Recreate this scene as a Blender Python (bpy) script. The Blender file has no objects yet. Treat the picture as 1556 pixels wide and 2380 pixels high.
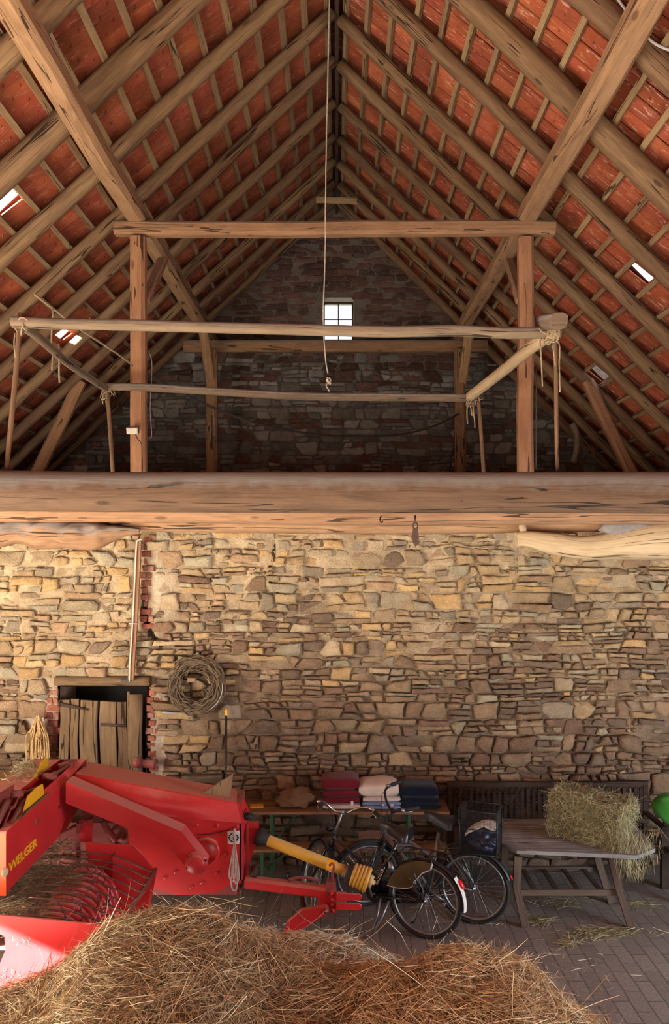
import bpy, bmesh, math, random
import numpy as np
from mathutils import Vector, Matrix, noise, Quaternion
random.seed(7); np.random.seed(7)
C = bpy.context.scene.collection
F, CX, CY, CZ = 1870.0, 783.0, 1280.0, 3.5      # focal length in px, vanishing point, eye height
def P(x, y, Y):                                  # a photo point at distance Y metres -> world point
    return Vector(((x-CX)*Y/F, Y, CZ+(CY-y)*Y/F))
V = Vector
PI = math.pi
ORD = 'first second third fourth fifth sixth seventh eighth ninth tenth eleventh twelfth thirteenth fourteenth fifteenth sixteenth seventeenth eighteenth nineteenth twentieth twenty-first twenty-second twenty-third twenty-fourth twenty-fifth twenty-sixth twenty-seventh twenty-eighth'.split()

# ------------------------------------------------------------------ materials
class NT:
    def __init__(s, name):
        s.m = bpy.data.materials.new(name); s.m.use_nodes = True
        s.t = s.m.node_tree; s.n = s.t.nodes; s.l = s.t.links
        s.b = s.n['Principled BSDF']
    def add(s, typ, **kw):
        nd = s.n.new(typ)
        for k, v in kw.items():
            if k.startswith('i_'):
                key = k[2:]; key = int(key) if key.isdigit() else key.replace('_', ' ')
                if isinstance(v, bpy.types.NodeSocket): s.l.new(v, nd.inputs[key])
                else: nd.inputs[key].default_value = v
            else: setattr(nd, k, v)
        return nd
    def coord(s, kind='Object'): return s.add('ShaderNodeTexCoord').outputs[kind]
    def mapping(s, vec, scale=(1, 1, 1), loc=(0, 0, 0), rot=(0, 0, 0)):
        return s.add('ShaderNodeMapping', i_Vector=vec, i_Scale=scale, i_Location=loc, i_Rotation=rot).outputs[0]
    def noise(s, vec, scale, detail=4, rough=.55, dist=0.0):
        return s.add('ShaderNodeTexNoise', i_Vector=vec, i_Scale=scale, i_Detail=detail, i_Roughness=rough, i_Distortion=dist).outputs[0]
    def ramp(s, fac, stops):
        nd = s.add('ShaderNodeValToRGB', i_Fac=fac); r = nd.color_ramp
        while len(r.elements) < len(stops): r.elements.new(.5)
        for e, (p, c) in zip(r.elements, stops):
            e.position = p; e.color = (*c, 1) if not isinstance(c, (int, float)) else (c, c, c, 1)
        return nd.outputs[0]
    def mix(s, fac, a, b, mode='MIX'):
        nd = s.add('ShaderNodeMix', data_type='RGBA', blend_type=mode)
        for key, v in ((0, fac), (6, a), (7, b)):
            if isinstance(v, bpy.types.NodeSocket): s.l.new(v, nd.inputs[key])
            elif key == 0: nd.inputs[0].default_value = v
            else: nd.inputs[key].default_value = (*v, 1)
        return nd.outputs[2]
    def math(s, op, a, b=0.0, clamp=False):
        nd = s.add('ShaderNodeMath', operation=op, use_clamp=clamp)
        for k, v in ((0, a), (1, b)):
            if isinstance(v, bpy.types.NodeSocket): s.l.new(v, nd.inputs[k])
            else: nd.inputs[k].default_value = v
        return nd.outputs[0]
    def attr(s, name): return s.add('ShaderNodeAttribute', attribute_name=name).outputs[0]
    def attrf(s, name): return s.add('ShaderNodeAttribute', attribute_name=name).outputs['Fac']
    def rand(s): return s.add('ShaderNodeObjectInfo').outputs['Random']
    def nz(s):
        g = s.add('ShaderNodeNewGeometry'); sp = s.add('ShaderNodeSeparateXYZ', i_0=g.outputs['Normal']); return sp.outputs[2]
    def done(s, col, rough=.8, metal=0.0, bump=None, strength=.4, dist=.02, **kw):
        def put(key, v):
            if isinstance(v, bpy.types.NodeSocket): s.l.new(v, s.b.inputs[key])
            elif key == 'Base Color': s.b.inputs[key].default_value = (*v, 1)
            else: s.b.inputs[key].default_value = v
        put('Base Color', col); put('Roughness', rough); put('Metallic', metal)
        for k, v in kw.items(): put(k.replace('_', ' '), v)
        if bump is not None:
            bn = s.add('ShaderNodeBump', i_Height=bump, i_Strength=strength, i_Distance=dist)
            s.l.new(bn.outputs[0], s.b.inputs['Normal'])
        return s.m

def lerp3(a, b, t): return tuple(x+(y-x)*t for x, y in zip(a, b))
def wood(name, dark, light, crack=.9, dust=0.0, dustcol=(.42, .38, .34), grain=1.0, rough=.85, knots=True):
    t = NT(name); uv = t.coord('UV')
    n1 = t.noise(t.mapping(uv, (1.3, 9, 1)), 1.6*grain, 6, .6, .7)
    n2 = t.noise(t.mapping(uv, (3.0, 70, 1)), 1.0*grain, 3, .6, .2)
    f = t.math('ADD', t.math('MULTIPLY', n1, .65), t.math('MULTIPLY', n2, .35))
    col = t.ramp(f, [(.30, dark), (.52, lerp3(dark, light, .6)), (.70, light)])
    col = t.mix(t.math('MULTIPLY', t.noise(t.coord('Object'), 1.1, 3), .55), col, lerp3(dark, light, .25), 'MIX')
    rv = t.add('ShaderNodeHueSaturation', i_Color=col, i_Value=t.math('ADD', t.math('MULTIPLY', t.rand(), .35), .82),
               i_Hue=t.math('ADD', t.math('MULTIPLY', t.rand(), .012), .495))
    col = rv.outputs[0]
    # drying cracks along the grain
    c = t.noise(t.mapping(uv, (.20, 5.5, 1), (3.1, .7, 0)), 1.5, 3, .45, .05)
    line = t.math('LESS_THAN', t.math('ABSOLUTE', t.math('SUBTRACT', c, .5)), .0075)
    gate = t.math('GREATER_THAN', t.noise(t.mapping(uv, (.5, 1.5, 1), (9, 4, 0)), 2.0, 2), .47)
    line = t.math('MULTIPLY', t.math('MULTIPLY', line, gate), crack)
    if knots:
        vo = t.add('ShaderNodeTexVoronoi', i_Vector=t.mapping(uv, (1.6, 4.5, 1)), i_Scale=1.0)
        kd = vo.outputs['Distance']
        kn = t.ramp(kd, [(.0, 1.0), (.07, .9), (.11, 0.0)])
        col = t.mix(t.math('MULTIPLY', kn, .7), col, tuple(v*.32 for v in dark))
    col = t.mix(line, col, tuple(v*.18 for v in dark))
    if dust:
        up = t.ramp(t.math('ADD', t.nz(), t.math('MULTIPLY', t.math('SUBTRACT', t.noise(t.coord('Object'), 9, 4), .5), .5)), [(.02, 0.0), (.42, 1.0)])
        col = t.mix(t.math('MULTIPLY', up, dust), col, dustcol)
    h = t.math('SUBTRACT', t.math('ADD', t.math('MULTIPLY', n1, .7), t.math('MULTIPLY', n2, .4)), line)
    return t.done(col, rough, bump=h, strength=.55, dist=.012, Specular_IOR_Level=.25)

def plain(name, col, rough=.6, metal=0.0, var=.12, scale=12, bump=0.0, **kw):
    t = NT(name); o = t.coord('Object')
    n = t.noise(o, scale, 4)
    c = t.ramp(n, [(.25, tuple(v*(1-var) for v in col)), (.75, tuple(min(1, v*(1+var)) for v in col))])
    return t.done(c, rough, metal, bump=n if bump else None, strength=bump, dist=.01, **kw)

def painted(name, col, dustcol=(.40, .20, .17), dust=.55, rough=.42, chips=.5, spec=.5):
    t = NT(name); o = t.coord('Object')
    n = t.noise(o, 3.0, 5, .6); n2 = t.noise(o, 34, 4, .65)
    c = t.ramp(n, [(.3, tuple(v*.80 for v in col)), (.7, tuple(min(1, v*1.10) for v in col))])
    up = t.ramp(t.math('ADD', t.nz(), t.math('MULTIPLY', t.math('SUBTRACT', n, .5), .6)), [(.45, 0.0), (.85, 1.0)])
    c = t.mix(t.math('MULTIPLY', up, dust), c, dustcol)
    ch = t.math('MULTIPLY', t.ramp(t.math('ADD', t.math('MULTIPLY', n2, .6), t.math('MULTIPLY', n, .4)), [(.66, 0.0), (.70, 1.0)]), chips)
    c = t.mix(ch, c, (.16, .07, .05))
    r = t.math('ADD', t.math('MULTIPLY', up, .35), rough)
    return t.done(c, r, bump=n2, strength=.06, dist=.01, Specular_IOR_Level=spec)

# ------------------------------------------------------------------ mesh builder
class MB:
    def __init__(s): s.v = []; s.f = []; s.uv = []; s.col = []; s.smooth = []; s.mi = []; s.cur = (1, 1, 1); s.cm = 0
    def face(s, idx, uvs=None, smooth=False):
        s.f.append(tuple(idx)); s.uv.append(uvs if uvs else [(0, 0)]*len(idx)); s.col.append(s.cur); s.smooth.append(smooth); s.mi.append(s.cm)
    def vert(s, p): s.v.append((p[0], p[1], p[2])); return len(s.v)-1
    def poly(s, pts, uvs=None, smooth=False):
        i = [s.vert(p) for p in pts]
        if uvs is None:
            p0 = V(pts[0]); e = (V(pts[1])-p0); L = e.length or 1; e = e/L
            uvs = [((V(p)-p0).dot(e), (V(p)-p0-e*(V(p)-p0).dot(e)).length) for p in pts]
        s.face(i, uvs, smooth)
    def box(s, c, size, M=None, bev=0.0):
        """box centred at c, optional 3x3/4x4 rotation M; bev chamfers the edges"""
        c = V(c); hx, hy, hz = (q/2 for q in size)
        R = M.to_3x3() if M is not None else Matrix.Identity(3)
        if bev <= 0:
            co = [(-hx,-hy,-hz),(hx,-hy,-hz),(hx,hy,-hz),(-hx,hy,-hz),(-hx,-hy,hz),(hx,-hy,hz),(hx,hy,hz),(-hx,hy,hz)]
            b = len(s.v)
            for p in co: s.vert(c+R@V(p))
            for q in ((3,2,1,0),(4,5,6,7),(0,1,5,4),(1,2,6,5),(2,3,7,6),(3,0,4,7)):
                ax = [co[i] for i in q]
                d = [max(a[k] for a in ax)-min(a[k] for a in ax) for k in range(3)]
                order = sorted(range(3), key=lambda k: -d[k]); a0, a1 = order[0], order[1]
                s.face([b+i for i in q], [(p[a0]+p[a1]*0+hx*3, p[a1]+hy*7+p[3-a0-a1]) for p in ax])
            return s
        bm = bmesh.new(); bmesh.ops.create_cube(bm, size=1.0)
        for v in bm.verts: v.co = V((v.co.x*size[0], v.co.y*size[1], v.co.z*size[2]))
        bmesh.ops.bevel(bm, geom=bm.edges[:], offset=bev, segments=2, affect='EDGES', profile=.6)
        for v in bm.verts: v.co = c+R@v.co
        s.bm(bm); return s
    def bm(s, bm, smooth=False):
        b = len(s.v); bm.verts.index_update()
        for v in bm.verts: s.v.append(tuple(v.co))
        for f in bm.faces:
            n = f.normal; a = max(range(3), key=lambda k: abs(n[k]))
            o = [k for k in range(3) if k != a]
            s.face([b+v.index for v in f.verts], [(v.co[o[0]], v.co[o[1]]) for v in f.verts], smooth)
        bm.free()
    def tube(s, pts, rad, n=8, p=2.0, asp=1.0, up=None, caps=True, amp=0.0, nf=3.0, seed=0.0, smooth=True, closed=False, rot=0.0):
        """loft along pts; rad radius or list; p superellipse power; asp height ratio; amp surface noise"""
        pts = [V(q) for q in pts]; m = len(pts)
        if not isinstance(rad, (list, tuple)): rad = [rad]*m
        b = len(s.v); L = 0.0; lens = []
        prev = None
        for i in range(m):
            if closed: t = pts[(i+1) % m]-pts[i-1]
            else: t = pts[min(i+1, m-1)]-pts[max(i-1, 0)]
            t.normalize()
            if up is not None: r = V(up)
            elif prev is None: r = V((0, 0, 1)) if abs(t.z) < .9 else V((1, 0, 0))
            else: r = prev
            r = (r-t*r.dot(t)).normalized(); prev = r
            w = t.cross(r)
            if i: L += (pts[i]-pts[i-1]).length
            lens.append(L)
            for k in range(n):
                a = 2*PI*k/n+rot; ca, sa = math.cos(a), math.sin(a)
                rr = rad[i]/((abs(ca)**p+abs(sa)**p)**(1/p))
                if amp:
                    q = pts[i]*nf+V((ca, sa, seed))
                    rr *= 1+amp*noise.noise(q)+.5*amp*noise.noise(q*2.7)
                s.v.append(tuple(pts[i]+w*(rr*ca)+r*(rr*sa*asp)))
        per = 2*PI*max(rad); sh = seed*3.37
        for i in range(m if closed else m-1):
            j = (i+1) % m; l1 = lens[i]+ (0 if j else .01); l2 = lens[j] if j else L+.05
            for k in range(n):
                k2 = (k+1) % n
                s.face((b+i*n+k, b+i*n+k2, b+j*n+k2, b+j*n+k),
                       [(l1+sh, per*k/n+sh), (l1+sh, per*(k+1)/n+sh), (l2+sh, per*(k+1)/n+sh), (l2+sh, per*k/n+sh)], smooth)
        if caps and not closed:
            s.face([b+k for k in range(n)][::-1], [(.02*math.cos(2*PI*k/n), rad[0]*math.sin(2*PI*k/n)) for k in range(n)])
            s.face([b+(m-1)*n+k for k in range(n)], [(.02*math.cos(2*PI*k/n), rad[-1]*math.sin(2*PI*k/n)) for k in range(n)])
        return s
    def rod(s, a, b, r, n=6): return s.tube([a, b], r, n)
    def lathe(s, o, axis, prof, n=20, smooth=True, arc=None, ref=None):
        """prof = [(along, radius)] around axis from o"""
        o = V(o); a = V(axis).normalized(); r = V(ref) if ref else (V((0, 0, 1)) if abs(a.z) < .9 else V((1, 0, 0)))
        r = (r-a*r.dot(a)).normalized(); w = a.cross(r); b = len(s.v)
        a0, a1 = arc if arc else (0, 2*PI); cnt = n if not arc else n+1
        for (h, rr) in prof:
            for k in range(cnt):
                t = a0+(a1-a0)*k/n; s.v.append(tuple(o+a*h+w*(rr*math.cos(t))+r*(rr*math.sin(t))))
        for i in range(len(prof)-1):
            for k in range(n):
                k2 = (k+1) % cnt if not arc else k+1
                s.face((b+i*cnt+k, b+i*cnt+k2, b+(i+1)*cnt+k2, b+(i+1)*cnt+k), [(prof[i][0], k*.05), (prof[i][0], k*.05+.05), (prof[i+1][0], k*.05+.05), (prof[i+1][0], k*.05)], smooth)
        return s
    def prism(s, poly, depth):
        """closed 3-D polygon pushed along the vector depth"""
        poly = [V(q) for q in poly]; d = V(depth); m = len(poly)
        nrm = V((0, 0, 0))
        for i in range(m): nrm += poly[i].cross(poly[(i+1) % m])
        if nrm.dot(d) > 0: poly = poly[::-1]
        s.poly(poly); s.poly([q+d for q in poly][::-1])
        for i in range(m):
            a, b_ = poly[i], poly[(i+1) % m]
            s.poly([b_, a, a+d, b_+d])
        return s
    def sheet(s, rows, smooth=True, closed_u=False):
        """grid of points"""
        b = len(s.v); m = len(rows); n = len(rows[0])
        for r in rows:
            for q in r: s.v.append(tuple(q))
        for i in range(m-1):
            for k in range(n if closed_u else n-1):
                k2 = (k+1) % n
                s.face((b+i*n+k, b+i*n+k2, b+(i+1)*n+k2, b+(i+1)*n+k), [(k*.1, i*.1), (k*.1+.1, i*.1), (k*.1+.1, i*.1+.1), (k*.1, i*.1+.1)], smooth)
        return s
    def blob(s, c, size, amp=.15, nf=3.0, seed=0.0, sub=3, p=2.0, M=None):
        bm = bmesh.new(); bmesh.ops.create_icosphere(bm, subdivisions=sub, radius=1)
        R = M.to_3x3() if M is not None else Matrix.Identity(3)
        for v in bm.verts:
            d = v.co.copy(); k = (abs(d.x)**p+abs(d.y)**p+abs(d.z)**p)**(-1/p)
            k *= 1+amp*noise.noise(d*nf+V((seed, seed*2, 0)))+amp*.4*noise.noise(d*nf*2.6+V((seed, 5, 0)))
            d = d*k; v.co = V(c)+R@V((d.x*size[0]/2, d.y*size[1]/2, d.z*size[2]/2))
        s.bm(bm, True); return s
    def xf(s, M):
        s.v = [tuple(M@V(q)) for q in s.v]; return s
    def build(s, name, mats, parent=None, local=False, origin=None):
        me = bpy.data.meshes.new(name); ob = bpy.data.objects.new(name, me)
        vs = np.array(s.v, dtype=np.float64).reshape(-1, 3)
        off = np.zeros(3)
        if parent is not None:
            if not local:
                r = parent
                while r.parent: r = r.parent
                off = np.array(r.location)
        elif not local:
            if origin is not None: off = np.array(origin, dtype=float)
            else: off = np.array([(vs[:, 0].min()+vs[:, 0].max())/2, (vs[:, 1].min()+vs[:, 1].max())/2, vs[:, 2].min()])
        me.from_pydata([tuple(q) for q in vs-off], [], s.f)
        uvl = me.uv_layers.new(name='UVMap')
        flat = [c for f in s.uv for q in f for c in q]
        uvl.data.foreach_set('uv', flat)
        me.polygons.foreach_set('use_smooth', s.smooth)
        if any(c != (1, 1, 1) for c in s.col):
            ca = me.color_attributes.new('col', 'FLOAT_COLOR', 'CORNER'); arr = []
            for f, c in zip(s.f, s.col): arr += [c[0], c[1], c[2], 1.0]*len(f)
            ca.data.foreach_set('color', arr)
        if not isinstance(mats, (list, tuple)): mats = [mats]
        for m in mats: me.materials.append(m)
        if len(mats) > 1: me.polygons.foreach_set('material_index', s.mi)
        me.update(); C.objects.link(ob)
        if parent is not None: ob.parent = parent
        elif not local: ob.location = tuple(off)
        return ob

def tag(o, label=None, cat=None, group=None, kind=None):
    for k, v in (('label', label), ('category', cat), ('group', group), ('kind', kind)):
        if v: o[k] = v
    return o
def thing(name, label, cat, loc=(0, 0, 0), group=None, rot=(0, 0, 0)):
    o = bpy.data.objects.new(name, None); C.objects.link(o); o.empty_display_size = .1
    o.location = loc; o.rotation_euler = rot
    return tag(o, label, cat, group)
def linepts(a, b, n): a, b = V(a), V(b); return [a.lerp(b, i/(n-1)) for i in range(n)]
def wob(pts, amp, f=.8, seed=0.0):
    return [q+V((noise.noise(q*f+V((seed, 0, 9))), noise.noise(q*f+V((4, seed, 0))), noise.noise(q*f+V((0, 7, seed)))))*amp for q in pts]
def spline(pts, n=8):                            # catmull-rom through pts
    pts = [V(q) for q in pts]; out = []
    for i in range(len(pts)-1):
        p0, p1, p2, p3 = pts[max(i-1, 0)], pts[i], pts[i+1], pts[min(i+2, len(pts)-1)]
        for k in range(n):
            t = k/n
            out.append(.5*((2*p1)+(p2-p0)*t+(2*p0-5*p1+4*p2-p3)*t*t+(3*p1-p0-3*p2+p3)*t**3))
    out.append(pts[-1]); return out
def text(name, body, size, mat, M, parent, depth=.001, shear=0.0, bold=0.0, align='LEFT', spacing=1.0):
    cu = bpy.data.curves.new(name, 'FONT'); cu.body = body; cu.size = size; cu.extrude = depth; cu.shear = shear; cu.offset = bold; cu.align_x = align; cu.space_character = spacing
    tmp = bpy.data.objects.new(name, cu); C.objects.link(tmp)
    dg = bpy.context.evaluated_depsgraph_get(); me = bpy.data.meshes.new_from_object(tmp.evaluated_get(dg))
    bpy.data.objects.remove(tmp); bpy.data.curves.remove(cu)
    me.transform(M); ob = bpy.data.objects.new(name, me); C.objects.link(ob)
    me.materials.clear(); me.materials.append(mat)
    if parent is not None: ob.parent = parent
    return ob
# openings as (along0, along1, z0, z1) in each wall's own frame
LEFT_OPEN = [(0.2, 3.4, 0.0, 2.7), (3.4, 6.4, 0.0, 2.45), (4.34, 4.98, 2.45, 3.2)]  # left wall openings invented and shaped to place the sun patches
RIGHT_OPEN = [(5.0, 7.6, 0.0, 2.8)]
FRONT_OPEN = [(5.2, 8.6, 0.0, 3.3)]
WORLD = 2.2
SUN_DIR = (.80, .42, -.38)
SUN_E = 210.0
EXPOSURE = -0.06
AREAS = [('wagon_door_fill', (0.3, -2.0, 1.6), (0.0, 6, 2.6), 3.2, 3.0, 70, (1.0, .95, .88)),  # extra fill lamp added at the wagon door, besides the sky
         ('right_door_sky', (6.25, 4.3, 1.4), (2.7, 5.5, .0), 2.4, 2.0, 330, (.78, .88, 1.0)),
         ('left_wall_fill', (-6.2, 4.6, 2.0), (-3.0, 9.0, 2.8), 2.4, 2.2, 660, (1.0, .90, .74))]  # fill lamp added to brighten the left part of the cross wall
MAT = {}
MAT['rafter'] = wood('rafter wood', (.060, .034, .020), (.275, .163, .092), dust=.0)
MAT['beam'] = wood('old beam wood', (.15, .08, .042), (.43, .255, .145), dust=.75, dustcol=(.29, .265, .25))
MAT['tielog'] = wood('big log wood', (.042, .025, .017), (.155, .092, .057), dust=.9, dustcol=(.165, .157, .153))  # darker than the beam wood, painting shade on the log's front
MAT['post'] = wood('post wood', (.18, .085, .045), (.42, .22, .125), dust=.3)
MAT['pole'] = wood('barked pole wood', (.066, .047, .034), (.21, .148, .10), dust=.85, dustcol=(.22, .208, .20), knots=False)
MAT['lath'] = wood('lath wood', (.15, .095, .052), (.37, .25, .145), knots=False)
MAT['plank'] = wood('door plank wood', (.066, .040, .022), (.26, .16, .088))
MAT['pale'] = wood('pale hewn wood', (.30, .21, .12), (.58, .44, .28))
MAT['darkwood'] = wood('dark bench wood', (.020, .012, .009), (.065, .038, .027), knots=False)
MAT['greywood'] = wood('weathered grey wood', (.145, .14, .14), (.38, .37, .375), knots=False)
MAT['browntable'] = wood('table leg wood', (.05, .034, .024), (.16, .11, .08), knots=False)
MAT['benchtop'] = wood('bench top wood', (.16, .085, .042), (.36, .21, .115), knots=False, rough=.6)

def make_tile_mat(nm='clay roof tile', streak=.6):
    t = NT(nm); o = t.coord('Object')
    n = t.noise(o, 2.2, 5, .6); n2 = t.noise(o, 26, 4, .6)
    base = t.ramp(n, [(.28, (.21, .052, .028)), (.55, (.37, .092, .047)), (.75, (.50, .16, .085))])
    c = t.mix(1.0, base, t.attr('col'), 'MULTIPLY')
    st = t.noise(t.mapping(o, (2.2, 9, 2.2)), 3.0, 5, .62, .9)
    c = t.mix(t.math('MULTIPLY', t.ramp(st, [(.57, 0.0), (.66, 1.0)]), streak), c, (.68, .44, .36))
    c = t.mix(t.math('MULTIPLY', t.ramp(n2, [(.58, 0.0), (.72, 1.0)]), .25), c, (.15, .05, .03))
    return t.done(c, .85, bump=n2, strength=.25, dist=.01, Specular_IOR_Level=.2)
MAT['tile'] = make_tile_mat(); MAT['tileleft'] = make_tile_mat('less streaked clay roof tile', .22)  # left slope version has fewer pale streaks

def make_stone(name, sat=1.0, val=1.0):
    t = NT(name); o = t.coord('Object')
    n = t.noise(o, 7, 6, .62); n2 = t.noise(o, 38, 5, .62); n3 = t.noise(t.mapping(o, (4, 4, 16)), 3, 5, .6)
    a = t.attr('col')
    c = t.mix(t.math('MULTIPLY', t.ramp(n, [(.38, 1.0), (.62, 0.0)]), .55), a, t.mix(1.0, a, (.52, .48, .45), 'MULTIPLY'))
    c = t.mix(t.math('MULTIPLY', t.ramp(n2, [(.5, 0.0), (.72, 1.0)]), .35), c, t.mix(1.0, a, (1.5, 1.4, 1.3), 'MULTIPLY'))
    c = t.mix(t.math('MULTIPLY', t.ramp(n3, [(.56, 0.0), (.66, 1.0)]), .12), c, (.46*val, .36*val, .24*val))
    hs = t.add('ShaderNodeHueSaturation', i_Color=c, i_Saturation=sat, i_Value=val)
    h = t.math('ADD', t.math('MULTIPLY', n, .8), t.math('MULTIPLY', n2, .45))
    return t.done(hs.outputs[0], .92, bump=t.math('ADD', h, t.math('MULTIPLY', n3, .12)), strength=.9, dist=.05, Specular_IOR_Level=.15)
MAT['stone'] = make_stone('rubble stone')
MAT['gablestone'] = make_stone('gable stone', .9, .9)

def make_floor():
    t = NT('brick paving'); o = t.mapping(t.coord('Object'), rot=(0, 0, PI/2))
    wv = t.add('ShaderNodeVectorMath', operation='ADD', i_0=o)
    ns = t.add('ShaderNodeTexNoise', i_Vector=o, i_Scale=3.0)
    sc = t.add('ShaderNodeVectorMath', operation='SCALE', i_0=ns.outputs['Color']); sc.inputs['Scale'].default_value = .03
    t.l.new(sc.outputs[0], wv.inputs[1])
    br = t.add('ShaderNodeTexBrick', i_Vector=wv.outputs[0], i_Scale=1.0, i_Color1=(.15, .125, .11, 1), i_Color2=(.23, .20, .175, 1), i_Mortar=(.045, .038, .034, 1),
               i_Mortar_Size=.007, i_Brick_Width=.29, i_Row_Height=.135, i_Mortar_Smooth=.4, i_Bias=-.1)
    br.offset = .5
    n = t.noise(t.coord('Object'), 5, 6, .65); n2 = t.noise(t.coord('Object'), 40, 4)
    c = t.mix(t.math('MULTIPLY', n, .6), br.outputs[0], (.25, .22, .20))
    c = t.mix(1.0, c, t.ramp(n2, [(.3, .75), (.7, 1.15)]), 'MULTIPLY')
    h = t.math('ADD', t.math('MULTIPLY', br.outputs['Fac'], -1.0), t.math('MULTIPLY', n, .5))
    return t.done(c, .7, bump=h, strength=.5, dist=.02)
MAT['floor'] = make_floor()

MAT['red'] = painted('red machine paint', (.52, .022, .026), (.50, .23, .20), .8, .38, .5)
MAT['dullred'] = painted('worn dark red paint', (.22, .035, .03), (.22, .13, .11), .7, .6, .8)
MAT['orange'] = painted('sun tinted red paint', (.75, .085, .02), dust=.2, rough=.4)  # orange tint paints sunlight on the red end panel
MAT['yellow'] = painted('yellow guard paint', (.80, .42, .01), (.5, .33, .1), .4, .45, .3)
MAT['ptoyellow'] = painted('yellow shaft guard plastic', (.62, .33, .03), (.45, .33, .16), .55, .45, .15)
MAT['sticker'] = plain('orange sticker', (.9, .40, .02), .5)
MAT['lampcream'] = plain('cream lamp lens', (.55, .45, .28), .3)
MAT['mortar'] = plain('grey mortar', (.20, .185, .175), .95, var=.2, scale=20, bump=.5)
MAT['white'] = plain('white', (.75, .72, .68), .6)
MAT['black'] = plain('black', (.012, .012, .014), .5)
MAT['rubber'] = plain('tyre rubber', (.014, .014, .015), .75, var=.3, bump=.1)
MAT['rust'] = plain('rusty iron', (.06, .03, .022), .7, .3, var=.4, scale=30, bump=.3)
MAT['steel'] = plain('tine steel', (.17, .085, .08), .45, .6, var=.3)
MAT['chrome'] = plain('chrome', (.62, .62, .63), .22, 1.0, var=.08)
MAT['alu'] = plain('dull aluminium', (.33, .34, .36), .4, .9, var=.1)
MAT['bikeblack'] = plain('gloss black enamel', (.006, .008, .014), .15, var=.1, Coat_Weight=.6)
MAT['bikegrey'] = plain('grey enamel', (.17, .165, .16), .35, .4, var=.1)
MAT['saddle'] = plain('black saddle vinyl', (.010, .010, .012), .33, var=.2)
MAT['saddle2'] = plain('grey blue saddle vinyl', (.012, .015, .021), .42, var=.2)
MAT['reflector'] = plain('red reflector', (.75, .015, .02), .25, var=.1)
MAT['green'] = painted('green frame paint', (.035, .11, .05), dust=.3, rough=.5)
MAT['copper'] = plain('white cable', (.62, .54, .44), .6)
MAT['floodglass'] = plain('lamp glass', (.55, .52, .45), .15, var=.1)
def make_glass():
    t = NT('window glass'); t.b.inputs['Base Color'].default_value = (.9, .95, 1, 1); t.b.inputs['Roughness'].default_value = .05
    t.b.inputs['Transmission Weight'].default_value = 1.0; t.b.inputs['IOR'].default_value = 1.02
    return t.m
MAT['glass'] = make_glass()
def make_hay(name, cols, rough=.75):
    t = NT(name); c = t.attr('col')
    n = t.noise(t.coord('Object'), 30, 2)
    c = t.mix(1.0, c, t.ramp(n, [(.3, .75), (.7, 1.2)]), 'MULTIPLY')
    return t.done(c, rough, Specular_IOR_Level=.3)
MAT['hay'] = make_hay('hay stalks', None)
MAT['haybase'] = plain('hay mass', (.20, .14, .075), .95, var=.5, scale=22, bump=1.0)
MAT['haygreen'] = plain('green hay mass', (.14, .125, .06), .95, var=.5, scale=30, bump=1.0)
MAT['rope'] = plain('straw coloured twine', (.52, .34, .15), .85, var=.3, scale=40)
MAT['twine'] = plain('dusty twine', (.25, .185, .115), .9, var=.3, scale=40)
MAT['cord'] = plain('pale cord', (.40, .35, .31), .85, var=.3, scale=40)
MAT['darkcable'] = plain('dark cable', (.05, .04, .035), .7)
MAT['twig'] = wood('willow twigs', (.055, .037, .024), (.27, .19, .12), knots=False, crack=0)
def cloth(name, col, var=.12):
    t = NT(name); o = t.coord('Object'); n = t.noise(o, 5, 4); w = t.noise(o, 160, 2)
    c = t.ramp(n, [(.3, tuple(v*(1-var) for v in col)), (.7, tuple(min(1, v*(1+var)) for v in col))])
    return t.done(c, .95, bump=t.math('ADD', n, t.math('MULTIPLY', w, .3)), strength=.35, dist=.01, Specular_IOR_Level=.1, Sheen_Weight=.15)
MAT['maroon'] = cloth('maroon blanket', (.14, .011, .02))
MAT['cream'] = cloth('cream blanket', (.58, .49, .42))
MAT['navy'] = cloth('navy blanket', (.006, .009, .022))
MAT['blue'] = cloth('blue towel', (.17, .25, .42))
MAT['sack'] = cloth('brown sackcloth', (.17, .10, .055))
MAT['greencloth'] = cloth('green cushion', (.035, .17, .02))
MAT['greycloth'] = cloth('grey striped cloth', (.22, .19, .19))
MAT['bag'] = plain('navy plastic bag', (.02, .022, .055), .35, var=.3)
MAT['skirt'] = plain('olive coat guard vinyl', (.10, .075, .03), .35, var=.2)
# ------------------------------------------------------------------ setting: floor, walls, roof skin
WY, GY = 9.0, 14.6                  # stone cross wall, far gable
HR, TL, TR = 6.15, .94, .98          # ridge above eye, slopes of the two roof sides
RZ = CZ+HR
def roofz(X): return RZ-(TL*-X if X < 0 else TR*X)
def slope(side):                    # unit vectors: down the slope, outward normal
    a = math.atan(TL if side < 0 else TR)
    return V((side*math.cos(a), 0, -math.sin(a))), V((side*math.sin(a), 0, math.cos(a)))

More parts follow.
